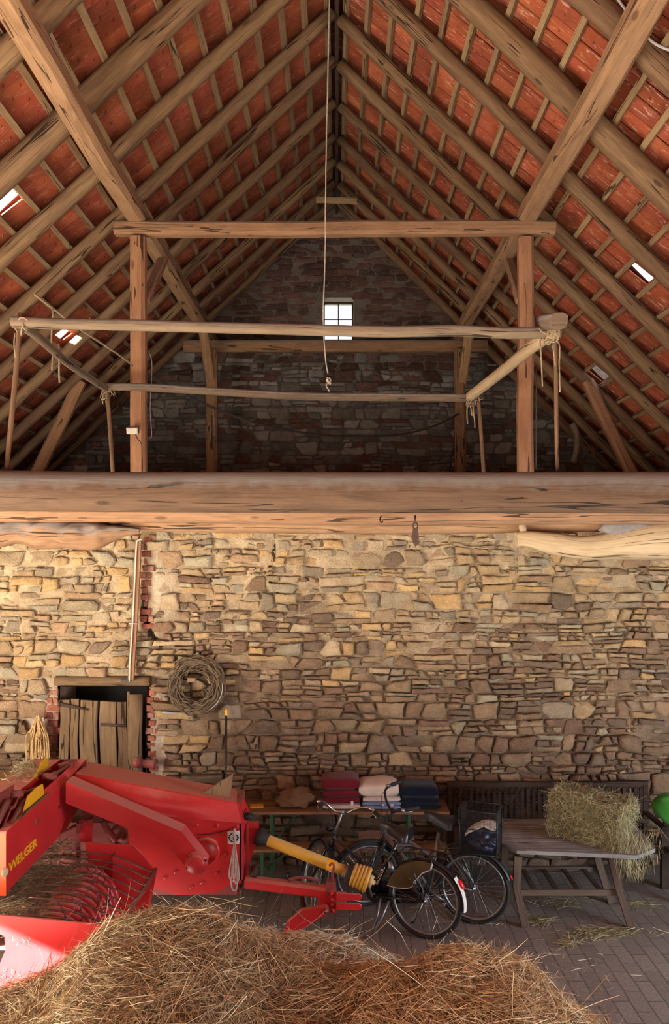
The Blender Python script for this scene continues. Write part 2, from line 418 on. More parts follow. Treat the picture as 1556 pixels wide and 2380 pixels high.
def layout(x0, x1, z0, z1, rng, band, wid, thin, seed):
    """random rubble brought to rough courses: list of outlines"""
    out = []; zs = [z0]
    while zs[-1] < z1: zs.append(zs[-1]+rng.uniform(*band))
    def zb(i, x): return zs[i]+.045*noise.noise(V((x*1.1, i*3.7, seed)))+.022*noise.noise(V((x*4.3, i*5.1, seed)))
    def cell(xa, xb, f0, f1, i, sl):
        h = (f1-f0)*(zs[i+1]-zs[i]); w = xb-xa
        def at(x, f): a, b = zb(i, x), zb(i+1, x); return a+(b-a)*f
        c = [rng.uniform(0, .5)*min(h, w*.8) if rng.random() < .8 else 0 for _ in range(4)]
        k = [rng.uniform(.2, 1.0) for _ in range(4)]
        bl, br, tr, tl = xa+sl[0], xb+sl[1], xb+sl[2], xa+sl[3]
        p = [(bl+c[0], at(bl+c[0], f0)), (br-c[1], at(br-c[1], f0)), (br, at(br, f0)+c[1]*k[1]), (tr, at(tr, f1)-c[2]*k[2]), (tr-c[2], at(tr-c[2], f1)), (tl+c[3], at(tl+c[3], f1)), (tl, at(tl, f1)-c[3]*k[3]), (bl, at(bl, f0)+c[0]*k[0])]
        q = [p[0]]
        for v in p[1:]:
            if math.hypot(v[0]-q[-1][0], v[1]-q[-1][1]) > .012: q.append(v)
        out.append(q)
    for i in range(len(zs)-1):
        x = x0-rng.uniform(0, .3); H = zs[i+1]-zs[i]; ps = (0, 0)
        while x < x1:
            r = rng.random(); W = rng.uniform(*wid)*(1 if r < .5 else 1.5); W *= .7+.6*H/band[1]
            e = H*.28; ns = (rng.uniform(-e, e), rng.uniform(-e, e))
            lv = [0, 1] if (r < .42 or H < thin*1.5) else ([0, rng.uniform(.35, .65), 1] if (r < .82 or H < thin*2.6) else [0, rng.uniform(.25, .4), rng.uniform(.58, .75), 1])
            for j in range(len(lv)-1):
                xs = [x]
                h = (lv[j+1]-lv[j])*H; nsub = 1 if len(lv) == 2 else (1 if rng.random() < .4 else 2 if W < .5 or h > .1 else 3)
                for k in range(1, nsub): xs.append(x+W*(k/nsub+rng.uniform(-.13, .13)))
                xs.append(x+W); s0 = (ps[0]+(ps[1]-ps[0])*lv[j], ps[0]+(ps[1]-ps[0])*lv[j+1])
                for k in range(nsub):
                    s1 = (ns[0]+(ns[1]-ns[0])*lv[j], ns[0]+(ns[1]-ns[0])*lv[j+1]) if k == nsub-1 else (rng.uniform(-.3, .3)*h, rng.uniform(-.3, .3)*h)
                    cell(xs[k], xs[k+1], lv[j], lv[j+1], i, (s0[0], s1[0], s1[1], s0[1])); s0 = s1
            ps = ns; x += W
    return out
def rubble(mb, x0, x1, z0, z1, colf, inside, y, band=(.09, .21), wid=(.105, .27), thin=.055, prot=(.018, .085), gap=(.003, .010), seed=1):
    rng = random.Random(seed)
    for poly in layout(x0, x1, z0, z1, rng, band, wid, thin, seed):
        cx = sum(p[0] for p in poly)/len(poly); cz = sum(p[1] for p in poly)/len(poly)
        if inside(cx, cz) and len(poly) > 2: stone(mb, poly, y, rng, rng.uniform(*gap), rng.uniform(*prot), colf(cx, cz, rng))
    mb.cur = (1, 1, 1)

def stone(mb, poly, y, rng, gap, prot, col):
    """one stone: outline in the wall plane, broken face standing proud of it (towards -y)"""
    m = len(poly); cx = sum(p[0] for p in poly)/m; cz = sum(p[1] for p in poly)/m
    ring = []
    for k in range(m):                                       # subdivide and roughen the outline
        p, q = poly[k], poly[(k+1) % m]; L = math.hypot(q[0]-p[0], q[1]-p[1])
        if L < .012: continue
        nn = max(1, int(L/.055))
        for t in range(nn):
            f = t/nn; ring.append((p[0]+(q[0]-p[0])*f, p[1]+(q[1]-p[1])*f))
    if len(ring) < 4: return
    r0 = []
    for (x, z) in ring:
        dx, dz = cx-x, cz-z; L = math.hypot(dx, dz) or 1
        g = gap+rng.uniform(-.004, .012)*(.5+rng.random())
        if L < g*2: g = L*.4
        r0.append((x+dx/L*g, z+dz/L*g))
    tx, tz = rng.gauss(0, .13), rng.gauss(-.06, .17); sd = rng.random()*50
    def fy(x, z, s): 
        h = prot*s-(x-cx)*tx-(z-cz)*tz+.012*noise.noise(V((x*9, z*9, sd)))
        return y-max(h, .004)
    def sc(f): return [(cx+(x-cx)*f, cz+(z-cz)*f) for x, z in r0]
    mb.cur = col; b = len(mb.v); n = len(r0)
    for x, z in r0: mb.vert((x, y+.02, z))
    for x, z in sc(.985): mb.vert((x, fy(x, z, .72), z))
    for x, z in sc(.88): mb.vert((x, fy(x, z, .97), z))
    for x, z in sc(.5): mb.vert((x, fy(x, z, 1.04), z))
    c = mb.vert((cx, fy(cx, cz, 1.05), cz))
    ccw = sum(r0[k][0]*r0[(k+1) % n][1]-r0[(k+1) % n][0]*r0[k][1] for k in range(n)) > 0
    for r in range(3):
        for k in range(n):
            k2 = (k+1) % n; q = (b+r*n+k, b+r*n+k2, b+(r+1)*n+k2, b+(r+1)*n+k)
            mb.face(q if ccw else q[::-1], None, r > 1)
    for k in range(n):
        k2 = (k+1) % n; q = (b+3*n+k, b+3*n+k2, c)
        mb.face(q if ccw else q[::-1], None, True)

def bricks(mb, x0, x1, z0, z1, y, bw, bh, colf, seed, prot=(.012, .03), ragged=0.0, gap=.008):
    rng = random.Random(seed); z = z0; r = 0
    while z < z1-.01:
        h = min(bh, z1-z); x = x0-(bw/2 if r % 2 else 0)
        while x < x1-.02:
            w = bw*rng.uniform(.92, 1.05); a, c = max(x, x0+rng.uniform(-ragged, ragged)), min(x+w, x1+rng.uniform(-ragged, ragged))
            if c-a > .04: stone(mb, [(a, z), (c, z+rng.uniform(-.006, .006)), (c, z+h), (a, z+h)], y, rng, gap, rng.uniform(*prot), colf(rng))
            x += w
        z += h; r += 1

def pick(rng, lst, var=.18):
    c = rng.choice(lst); k = 1+rng.uniform(-var, var); return tuple(min(1, v*k) for v in c)
WARM = [(.40, .29, .17), (.36, .255, .15), (.44, .335, .215), (.32, .235, .15), (.42, .29, .155), (.29, .23, .165), (.35, .30, .21), (.37, .245, .15), (.47, .31, .15), (.34, .27, .18)]
BROWN = [(.23, .145, .09), (.27, .175, .11), (.20, .13, .085), (.24, .155, .10), (.21, .15, .105), (.28, .19, .12), (.225, .135, .095), (.175, .12, .085), (.31, .215, .135)]
REDBR = [(.33, .105, .075), (.38, .14, .10), (.28, .10, .075), (.36, .17, .13)]

DX0, DX1, DZ1 = P(140, 0, WY).x, P(340, 0, WY).x, P(0, 1596, WY).z     # doorway in the cross wall
BCX0, BCX1 = P(326, 0, WY).x, P(362, 0, WY).x
CRACK = [(P(x, y, 9).x, P(x, y, 9).z) for x, y in ((328, 1372), (335, 1430), (352, 1478), (372, 1502))]+[]
CRACK2 = [(P(x, y, 9).x, P(x, y, 9).z) for x, y in ((632, 1240), (636, 1300), (628, 1345), (655, 1400))]
def near(L, x, z):
    b = 9
    for (a, c), (d, f) in zip(L, L[1:]):
        t = max(0, min(1, ((x-a)*(d-a)+(z-c)*(f-c))/((d-a)**2+(f-c)**2))); b = min(b, math.hypot(x-a-(d-a)*t, z-c-(f-c)*t))
    return b
def in_back(x, z):
    if near(CRACK, x, z) < .055: return False
    if DX0-.20 < x < DX1+.16 and z < DZ1+.13: return False
    if BCX0-.02 < x < BCX1 and 2.62 < z < 3.66: return False
    return -.1 < z < 3.72
def in_mort(x, z): return not (DX0-.02 < x < DX1+.02 and z < DZ1+.02) and z < 3.74
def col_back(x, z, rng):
    f = z/3.7+.35*noise.noise(V((x*.8, z*.8, 3)))+ (.25 if x < -2 else 0)  # browner low and right, partly to paint the dimmer light there
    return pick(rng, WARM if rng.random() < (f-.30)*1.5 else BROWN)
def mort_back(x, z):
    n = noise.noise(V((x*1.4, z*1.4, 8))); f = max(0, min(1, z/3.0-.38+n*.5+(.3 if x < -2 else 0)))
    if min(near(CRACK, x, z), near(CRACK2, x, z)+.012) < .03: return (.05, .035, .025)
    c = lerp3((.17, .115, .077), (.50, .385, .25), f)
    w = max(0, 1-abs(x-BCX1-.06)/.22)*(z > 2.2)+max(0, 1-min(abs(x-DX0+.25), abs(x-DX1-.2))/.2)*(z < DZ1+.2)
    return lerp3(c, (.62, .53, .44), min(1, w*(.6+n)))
mb = MB()
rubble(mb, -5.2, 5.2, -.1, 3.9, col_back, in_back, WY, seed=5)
mo = lambda x, z: (0 if BCX0-.1 < x < BCX1+.1 and z > 2.5 else .024)*max(0, min(1, z/2.6-.35+.9*noise.noise(V((x*.9, z*.9, 17)))+(.25 if x < -2.3 else 0)))-.012-(.07 if near(CRACK, x, z) < .03 else .03 if near(CRACK2, x, z) < .016 else 0)
def mortar_only():
    st = .04; nx = int(10.4/st); nz = int(3.74/st); b = len(mb.v)
    for i in range(nx+1):
        for k in range(nz+1):
            X, Z = -5.2+i*10.4/nx, k*3.74/nz
            dy = .012+.016*noise.noise(V((X*2.1, Z*2.1, 5)))+.010*noise.noise(V((X*11, Z*11, 5)))+.007*noise.noise(V((X*25, Z*25, 5)))+mo(X, Z)
            mb.vert((X, WY-dy, Z))
    for i in range(nx):
        for k in range(nz):
            X, Z = -5.2+(i+.5)*st, (k+.5)*st
            if all(in_mort(X+dx, Z+dz) for dx in (-st/2, st/2) for dz in (-st/2, st/2)):
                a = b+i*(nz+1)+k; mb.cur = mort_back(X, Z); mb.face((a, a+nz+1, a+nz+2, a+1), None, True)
mortar_only()
rc = lambda rng: pick(rng, REDBR)
bricks(mb, DX0-.17, DX0, .0, DZ1, WY, .20, .085, rc, 11, ragged=.03)
bricks(mb, DX1, DX1+.13, .0, DZ1, WY, .20, .085, rc, 12, ragged=.03)
bricks(mb, BCX0, BCX1-.03, 2.62, 3.68, WY, .19, .08, rc, 13, ragged=.04, prot=(.02, .045))
mb.cur = (.3, .2, .13)
# body of the wall: reveal, top and the plain runs beyond the barn bay
mb.poly([(-6.7, WY+.55, 0), (DX0, WY+.55, 0), (DX0, WY+.55, 3.73), (-6.7, WY+.55, 3.73)]); mb.poly([(DX1, WY+.55, 0), (6.7, WY+.55, 0), (6.7, WY+.55, 3.73), (DX1, WY+.55, 3.73)])
mb.poly([(DX0, WY+.55, DZ1), (DX1, WY+.55, DZ1), (DX1, WY+.55, 3.73), (DX0, WY+.55, 3.73)])
mb.poly([(-6.7, WY-.02, 3.73), (6.7, WY-.02, 3.73), (6.7, WY+.55, 3.73), (-6.7, WY+.55, 3.73)])
mb.poly([(DX0, WY, 0), (DX0, WY, DZ1), (DX0, WY+.55, DZ1), (DX0, WY+.55, 0)]); mb.poly([(DX1, WY, 0), (DX1, WY+.55, 0), (DX1, WY+.55, DZ1), (DX1, WY, DZ1)])
mb.poly([(DX0, WY, DZ1), (DX1, WY, DZ1), (DX1, WY+.55, DZ1), (DX0, WY+.55, DZ1)])
for a, b_ in ((-6.7, -5.2), (5.2, 6.7)): mb.poly([(a, WY, 0), (b_, WY, 0), (b_, WY, 3.73), (a, WY, 3.73)])
mb.cur = (1, 1, 1)
tag(mb.build('wall_back', MAT['stone']), 'rubble stone cross wall of brown and yellow sandstone below the attic', kind='structure')

# far gable
GX0, GX1, GZ0, GZ1 = P(752, 0, GY).x, P(822, 0, GY).x, P(0, 789, GY).z, P(0, 692, GY).z
GREY = [(.22, .21, .205), (.28, .265, .255), (.18, .17, .17), (.33, .31, .29), (.25, .225, .205), (.20, .105, .085), (.39, .36, .33)]
PURP = [(.13, .062, .05), (.11, .055, .047), (.155, .08, .064), (.10, .06, .054), (.17, .10, .085)]
def in_g(x, z): return not (GX0-.22 < x < GX1+.20 and GZ0-.12 < z < GZ1+.10) and z < roofz(x)+.12
def col_g(x, z, rng): return pick(rng, PURP if rng.random() < (z-6.3)/1.2 else GREY)
mb = MB()
rubble(mb, -5.6, 5.6, 4.3, 7.05, col_g, in_g, GY, band=(.13, .26), wid=(.16, .36), seed=21, prot=(.02, .06))
rubble(mb, -3.2, 3.2, 7.05, RZ, col_g, in_g, GY, band=(.09, .115), wid=(.2, .3), thin=.5, seed=22, prot=(.015, .03))
mb.cur = (.17, .14, .12); e = .07
def strip(z0, z1, x0=None, x1=None):
    mb.poly([(x0 if x0 is not None else -(RZ-z0)/TL, GY-.008, z0), (x1 if x1 is not None else (RZ-z0)/TR, GY-.008, z0), (x1 if x1 is not None else max((RZ-z1)/TR, .001), GY-.008, z1), (x0 if x0 is not None else -max((RZ-z1)/TL, .001), GY-.008, z1)])
RZ0 = RZ; RZ = RZ+.16; strip(3.7, GZ0); strip(GZ1, RZ); strip(GZ0, GZ1, None, GX0); strip(GZ0, GZ1, GX1, None); RZ = RZ0
for q in ([(GX0, GZ0), (GX1, GZ0)], [(GX0, GZ1), (GX1, GZ1)], [(GX0, GZ0), (GX0, GZ1)], [(GX1, GZ0), (GX1, GZ1)]):
    (a, c), (d, f) = q; mb.poly([(a, GY-.01, c), (d, GY-.01, f), (d, GY+.45, f), (a, GY+.45, c)])
mb.box((0, GY+.5, 1.85), (13.4, .1, 3.7))
for x0, x1, z0, z1 in ((-6.5, GX0, 3.7, GZ1), (GX1, 6.5, 3.7, GZ1), (-3, 3, GZ1, RZ), (GX0, GX1, 3.7, GZ0)):
    mb.poly([(x0, GY+.46, z0), (x1, GY+.46, z0), (x1, GY+.46, z1), (x0, GY+.46, z1)])
mb.cur = (1, 1, 1)
tag(mb.build('wall_gable', MAT['gablestone']), 'dark far gable wall of brick over grey rubble stone with small window', kind='structure')
w = tag(MB().build('window_1', MAT['darkwood']), 'small four pane window in the far gable', kind='structure') if False else None
mb = MB(); fr = .035; yy = GY+.30
for a, b_ in (((GX0, yy, GZ0), (GX0, yy, GZ1)), ((GX1, yy, GZ0), (GX1, yy, GZ1)), ((GX0, yy, GZ0), (GX1, yy, GZ0)), ((GX0, yy, GZ1), (GX1, yy, GZ1))): mb.tube([a, b_], fr, 4, rot=PI/4, smooth=False)
gm = (GX0+GX1)/2; gz = GZ0+.46*(GZ1-GZ0)
mb.tube([(gm, yy, GZ0), (gm, yy, GZ1)], .010, 4, smooth=False); mb.tube([(GX0, yy, gz+.1), (GX1, yy, gz+.1)], .010, 4, smooth=False)
w = tag(mb.build('window_1', MAT['darkwood']), 'small four pane window in the far gable', kind='structure')
mb = MB(); mb.box(((GX0+GX1)/2, yy, (GZ0+GZ1)/2), (GX1-GX0, .004, GZ1-GZ0)); mb.build('pane', MAT['glass'], w)
# floor, loft floor, side and front walls
mb = MB(); mb.poly([(-6.7, -1.8, 0), (6.7, -1.8, 0), (6.7, GY, 0), (-6.7, GY, 0)])
tag(mb.build('floor', MAT['floor'], origin=(0, 0, 0)), 'brick paved barn floor strewn with straw', kind='structure')
mb = MB(); mb.poly([(-40, -40, -.06), (40, -40, -.06), (40, 40, -.06), (-40, 40, -.06)])
MAT['yard'] = plain('yard ground', (.40, .36, .30), .9)
tag(mb.build('ground', MAT['yard'], origin=(0, 0, -.06)), 'pale yard around the barn', kind='structure')
mb = MB(); mb.box((0, (WY+GY)/2+.2, 3.80), (13.2, GY-WY-.5, .12)); tag(mb.build('floor_loft', MAT['plank']), 'boarded loft floor behind the cross wall', kind='structure')
MAT['wallplain'] = plain('rough stone wall', (.19, .15, .115), .95, var=.3, scale=3, bump=.4)
def wall_open(name, M0, L, H, openings, label, thick=.4):
    """wall in the local x-z plane with rectangular openings"""
    mb = MB(); xs = sorted({0, L}|{o[0] for o in openings}|{o[1] for o in openings}); zs = sorted({0, H}|{o[2] for o in openings}|{o[3] for o in openings})
    for i in range(len(xs)-1):
        for k in range(len(zs)-1):
            cx, cz = (xs[i]+xs[i+1])/2, (zs[k]+zs[k+1])/2
            if any(o[0] < cx < o[1] and o[2] < cz < o[3] for o in openings): continue
            mb.box((cx, 0, cz), (xs[i+1]-xs[i], thick, zs[k+1]-zs[k]))
    mb.xf(M0); return tag(mb.build(name, MAT['wallplain']), label, kind='structure')
wall_open('wall_left', Matrix.Translation((-6.6, -1.8, 0))@Matrix.Rotation(PI/2, 4, 'Z'), GY+1.8, 3.75, LEFT_OPEN, 'left long wall of the barn with openings cut to place sun patches')
wall_open('wall_right', Matrix.Translation((6.6, -1.8, 0))@Matrix.Rotation(PI/2, 4, 'Z'), GY+1.8, 3.6, RIGHT_OPEN, 'right long wall of the barn')
wall_open('wall_front', Matrix.Translation((-6.7, -1.9, 0)), 13.4, 3.7, FRONT_OPEN, 'front wall of the barn with the wide wagon door')

# roof skin: overlapping clay tiles, with a few missing
def tile_s(x, y, side):                          # photo point -> (Y, s) on the tile plane
    h = HR+.15*math.sqrt(1+(TL if side < 0 else TR)**2); tn = TL if side < 0 else TR
    Y = F*h/(CY-y+tn*abs(x-CX)); X = abs(x-CX)*Y/F
    return Y, X*math.sqrt(1+tn*tn)
TB = .150; PITCH, TW = .335, .205; Y0T, Y1T = 4.6, GY+.35
HOLES = {-1: [(14, 462, .42, .30), (148, 782, .30, .16)], 1: [(1447, 600, .22, .34), (1362, 843, .36, .26), (897, 188, .035, .30), (1548, 1086, .2, .1)]}
for side, nm in ((-1, 'ceiling_left'), (1, 'ceiling_right')):
    d, n = slope(side); mb = MB(); rng = random.Random(40+side)
    holes = []
    for (x, y, wy, ws) in HOLES[side]:
        Yh, sh = tile_s(x, y, side)
        if ws > .08 and wy > .1: sh = (round((sh-.045)/PITCH-.5)+.5)*PITCH+.045; ws = min(ws, .27) if wy < .4 or side < 0 else .27
        holes.append((Yh-wy/2, Yh+wy/2, sh-ws/2, sh+ws/2))
    def clear(ya, yb, sa, sb): return not any(ya < h[1]-.01 and yb > h[0]+.01 and sa < h[3]-.01 and sb > h[2]+.01 for h in holes)
    ncol = int((Y1T-Y0T)/TW); smax = 9.0; nrow = int(smax/PITCH)
    def pt(Y, s, h): return V((0, Y, RZ))+d*s+n*h
    for r in range(nrow+1):
        s0 = .02+r*PITCH
        for c in range(ncol):
            ya = Y0T+c*TW+(TW/2 if False else 0); yb = ya+TW-(.010 if side < 0 else .024)
            k = rng.uniform(.72, 1.12)*(1 if side > 0 else .85); mb.cur = (k, k*rng.uniform(.9, 1.08), k*rng.uniform(.85, 1.1))  # left slope tiles a little darker
            spans = [(s0-.015, s0+PITCH+.02)]; 
            cut = [h for h in holes if ya < h[1]-.005 and yb > h[0]+.005 and s0 < h[3] and s0+PITCH > h[2]]
            yspans = [(ya, yb)]
            if cut:                                    # trim the tile back to the edge of the gap
                h = cut[0]; spans = [sp for sp in ((s0-.015, h[2]), (h[3], s0+PITCH+.02)) if sp[1]-sp[0] > .02]
                pieces = [(a, b_, ya, yb) for a, b_ in spans]
                sa, sb = max(h[2], s0-.015), min(h[3], s0+PITCH+.02)
                if ya < h[0]: pieces.append((sa, sb, ya, h[0]))
                if yb > h[1]: pieces.append((sa, sb, h[1], yb))
            else: pieces = [(s0-.015, s0+PITCH+.02, ya, yb)]
            j = rng.uniform(0, .006); tw = rng.uniform(-.004, .004)
            for a, b_, y0, y1 in pieces:
                ha = (TB+.034*(a-s0)/PITCH)+j; hb = (TB+.034*(b_-s0)/PITCH)+j; th = .013
                bb = len(mb.v)
                for h0 in (0, th):
                    for Yc, sc, hh in ((y0, a, ha), (y1, a, ha+tw), (y1, b_, hb+tw), (y0, b_, hb)): mb.vert(pt(Yc, sc, hh+h0))
                for q in ((3,2,1,0),(4,5,6,7),(0,1,5,4),(1,2,6,5),(2,3,7,6),(3,0,4,7)): mb.face([bb+i for i in (q if side < 0 else q[::-1])], None)
            if side < 0 and not cut:                      # hanging nibs seen on this slope
                for fs, fy in ((.30, .3), (.62, .72)):
                    if rng.random() < .85:
                        yc = ya+TW*fy; sc = s0+PITCH*fs; hh = TB+.034*fs+j
                        p = [pt(yc-.016, sc, hh), pt(yc+.016, sc, hh), pt(yc+.012, sc-.034, hh), pt(yc-.002, sc-.003, hh-.026)][::-1] if False else [pt(yc-.016, sc, hh), pt(yc+.016, sc, hh), pt(yc+.010, sc+.034, hh), pt(yc-.002, sc+.030, hh-.026)]
                        bb = len(mb.v); [mb.vert(q) for q in p]
                        for q in ((0, 3, 1), (1, 3, 2), (2, 3, 0)): mb.face([bb+i for i in q])
            elif side > 0 and not cut:                    # small nib, and side rib coloured near black for the seam's shade
                hh = TB+j
                for fs in (.45,):
                    if rng.random() < .5:
                        yc = ya+TW*.5; sc = s0+PITCH*fs
                        p = [pt(yc-.012, sc, hh+.015), pt(yc+.012, sc, hh+.015), pt(yc+.012, sc+.03, hh+.018), pt(yc, sc+.012, hh-.006)]
                        bb = len(mb.v); [mb.vert(q) for q in p]
                        for q in ((0, 3, 1), (1, 3, 2), (2, 3, 0)): mb.face([bb+i for i in q])
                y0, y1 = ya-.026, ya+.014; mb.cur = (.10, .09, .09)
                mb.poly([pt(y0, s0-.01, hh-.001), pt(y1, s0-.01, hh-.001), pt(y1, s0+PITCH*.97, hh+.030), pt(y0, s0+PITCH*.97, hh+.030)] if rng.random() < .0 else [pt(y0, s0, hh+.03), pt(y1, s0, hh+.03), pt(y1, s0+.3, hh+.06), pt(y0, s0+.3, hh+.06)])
    # unseen sheet added over the tiles to block sun leaking through
    mb.cur = (.35, .35, .35); top = .225
    ys = sorted({Y0T, Y1T}|{v for h in holes for v in h[:2]}); ss = sorted({-.06, smax}|{v for h in holes for v in h[2:]})
    for i in range(len(ys)-1):
        for k in range(len(ss)-1):
            if clear(ys[i]+.02, ys[i+1]-.02, ss[k]+.02, ss[k+1]-.02): mb.poly([pt(ys[i], ss[k], top), pt(ys[i+1], ss[k], top), pt(ys[i+1], ss[k+1], top), pt(ys[i], ss[k+1], top)])
    mb.box((side*.10, (Y0T+Y1T)/2, RZ+.20), (.24, Y1T-Y0T, .03), Matrix.Rotation(-side*-.55, 4, 'Y'))
    mb.cur = (.8, .8, .8)
    mb.poly([pt(-2.2, -.05, .16), pt(Y0T+.02, -.05, .16), pt(Y0T+.02, smax, .16), pt(-2.2, smax, .16)])
    mb.cur = (1, 1, 1)
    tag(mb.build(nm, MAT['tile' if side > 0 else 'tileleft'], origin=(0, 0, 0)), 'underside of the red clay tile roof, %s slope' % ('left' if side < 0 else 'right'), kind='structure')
# front gable above the wall plate
mb = MB(); mb.poly([(-6.6, -1.9, 3.7), (-6.3, -1.9, 4.0), (0, -1.9, RZ), (6.2, -1.9, 3.9), (6.6, -1.9, 3.7)] if False else [(-6.6, -1.9, 3.7), (6.4, -1.9, 3.7), (0, -1.9, RZ)])
tag(mb.build('wall_front_gable', MAT['wallplain']), 'upper front gable behind the viewer', kind='structure')
# ------------------------------------------------------------------ roof timbers
def hewn(name, label, cat, pts, w, h, up, mat, p=6, n=12, amp=.02, seed=1.0, parent=None, group=None, wobble=.012, segs=14):
    if len(pts) == 2: pts = wob(linepts(pts[0], pts[1], segs), wobble, .9, seed)
    mb = MB(); mb.tube(pts, w/2, n, p, h/w, up=up, amp=amp, seed=seed, smooth=(p <= 3), nf=2.5)
    o = mb.build(name, mat, parent)
    if parent is None: tag(o, label, cat, group)
    return o
RAFT = [6.13, 7.19, 8.2, 9.2, 10.05, 11.0, 11.89, 12.67, 13.4, 14.1]
RRAD = [.10, .112, .083, .078, .078, .074, .074, .072, .072, .072]
for side, sn in ((-1, 'left'), (1, 'right')):
    d, n = slope(side)
    for i, (Y, r) in enumerate(zip(RAFT, RRAD)):
        off = .085-r; j = random.uniform(-.03, .03)
        a = V((0, Y+(.07 if side > 0 else -.03), RZ))+n*off+d*.05; b = a+d*8.42+V((0, j, 0))
        pts = wob(linepts(a, b, 30), .022, .6, i*2.3+side)
        mb = MB(); rr = [r*(.90+.16*k/29) for k in range(30)]
        mb.tube(pts, rr, 12, 2.3, amp=.07, seed=i*1.7+side, nf=1.6)
        k = len(RAFT)-i
        lab = '%s round rafter from the far gable on the %s roof slope' % (ORD[k-1], sn) if i > 1 else 'thick barked rafter, %s from the viewer on the %s roof slope' % (ORD[i], sn)
        tag(mb.build('rafter', MAT['rafter']), lab, 'rafter', '%s slope rafters' % sn)
    for k in range(24):
        s = .045+k*PITCH; rng = random.Random(k*7+side)
        a = V((0, 4.75, RZ))+d*s+n*.117; b = V((0, GY-.05, RZ))+d*(s+rng.uniform(-.02, .02))+n*.117
        pts = [q+d*(.010*noise.noise(V((q.y*.9, k, side)))) for q in linepts(a, b, 16)]
        mb = MB(); mb.tube(pts, .030/.707*.88, 4, 2, 1.0, up=n, smooth=False, rot=PI/4, seed=k*1.3+side)
        tag(mb.build('roof_lath', MAT['lath']), 'sawn roof lath on the %s slope, %s down from the ridge' % (sn, ORD[k]), 'lath', 'roof laths of the %s slope' % sn)
mb = MB(); mb.box((0, 9.6, RZ+.03), (.045, 9.9, .16)); tag(mb.build('ridge_board', MAT['darkwood']), 'dark ridge board at the peak of the roof', 'board')
a, b = P(735, 464, 12.9), P(830, 466, 12.9)
hewn('collar_board', 'short pale board nailed across the rafters just below the ridge', 'board', [a, b], .05, .10, (0, 0, 1), MAT['lath'], seed=3)

PXL, PXR, TY = -2.22, 2.12, 8.9
for X, sn, s in ((PXL, 'left', -1), (PXR, 'right', 1)):
    hewn('purlin', 'long square hewn purlin running under the %s slope rafters towards the gable' % sn, 'beam',
         wob(linepts((X, 4.6, 7.215), (X, GY-.05, 7.215), 40), .025, .5, s*3), .215, .20, (0, 0, 1), MAT['beam'], p=7, amp=.03, seed=5+s)
hewn('collar_beam', 'horizontal collar beam resting on the two posts below the purlins', 'beam', [P(266, 534, TY), P(1290, 533, TY)], .16, .155, (0, 0, 1), MAT['beam'], seed=2.2, segs=26, wobble=.02)
for x, sn in ((322, 'left'), (1222, 'right')):
    hewn('post', 'square reddish wooden post under the %s end of the collar beam' % sn, 'post', [V((P(x, 0, TY).x, TY, 3.74)), V((P(x, 0, TY).x, TY, 6.955))], .165, .165, (0, 1, 0), MAT['post'], p=9, seed=x*.1, segs=20)
hewn('gable_beam', 'dark horizontal beam under the gable window', 'beam', [P(428, 805, 13.8), P(1132, 805, 13.8)], .16, .20, (0, 0, 1), MAT['beam'], seed=8)
for x, sn in ((494, 'left'), (1068, 'right')):
    X = P(x, 0, 13.7).x
    hewn('post', 'grey brown post in front of the far gable wall, %s of the window' % sn, 'post', [V((X, 13.65, 3.86)), V((X, 13.65, 6.9))], .19, .17, (0, 1, 0), MAT['beam'], p=8, seed=x*.2)
for a, b, sn in (((386, 588, 10.2), (338, 700, 9.0), 'left'), ((1176, 588, 10.2), (1212, 700, 9.0), 'right')):
    hewn('brace', 'short diagonal brace between the %s post and its purlin' % sn, 'brace', [P(*a), P(*b)], .09, .12, (1, 0, 0), MAT['post'], seed=a[0]*.1)
for a, b, sn in (((472, 760, 12.9), (492, 900, 13.7), 'left'), ((1094, 760, 12.9), (1072, 900, 13.7), 'right')):
    hewn('brace', 'steep brace against the %s post at the far gable' % sn, 'brace', [P(*a), P(*b)], .12, .15, (1, 0, 0), MAT['beam'], seed=a[0]*.1)
for a, b, sn in (((188, 886, 11.9), (30, 1222, 11.9), 'left'), ((1366, 886, 11.9), (1528, 1222, 11.9), 'right')):
    hewn('strut', 'leaning strut propping the %s slope rafters from the loft floor' % sn, 'strut', [P(*a), P(*b)], .17, .15, (0, 1, 0), MAT['post'], seed=a[0]*.1)
mb = MB(); mb.tube(spline([P(1330, 985, 12.3), P(1342, 1010, 12.3), P(1341, 1045, 12.3), P(1333, 1075, 12.3)], 6), .05, 8, amp=.1)
tag(mb.build('curved_batten', MAT['pole']), 'short curved grey batten hanging against the right slope near the gable', 'batten')

# the big cross logs between attic and ground floor
def log(name, label, pr, Y, mat, n=20, amp=.05, p=2.2, nf=1.4, seed=0, sub=8):
    pts, rad = [], []
    ctr = spline([P(x, y, Y) for x, y, r in pr], sub); rs = spline([V((r, 0, 0)) for x, y, r in pr], sub)
    mb = MB(); mb.tube(ctr, [q.x*Y/F for q in rs], n, p, amp=amp, nf=nf, seed=seed, up=(0, 0, 1))
    return tag(mb.build(name, mat), label, 'beam')
log('tie_log', 'huge rounded log spanning the barn in front, grey with dust on top', [(-1000, 1141, 48), (-300, 1142, 48), (0, 1142, 47), (400, 1144, 47), (800, 1145, 48), (1200, 1145, 48), (1556, 1146, 49), (1900, 1146, 49), (2500, 1146, 48)], 5.9, MAT['tielog'], n=28, amp=.035, p=2.6, nf=.9, seed=2)
log('tie_log', 'second log below and behind the big front log, pulley hanging from it', [(-800, 1184, 28), (0, 1187, 26), (400, 1188, 27), (800, 1194, 27), (1200, 1194, 26), (1530, 1194, 24), (2200, 1192, 26)], 7.2, MAT['beam'], amp=.05, seed=5)
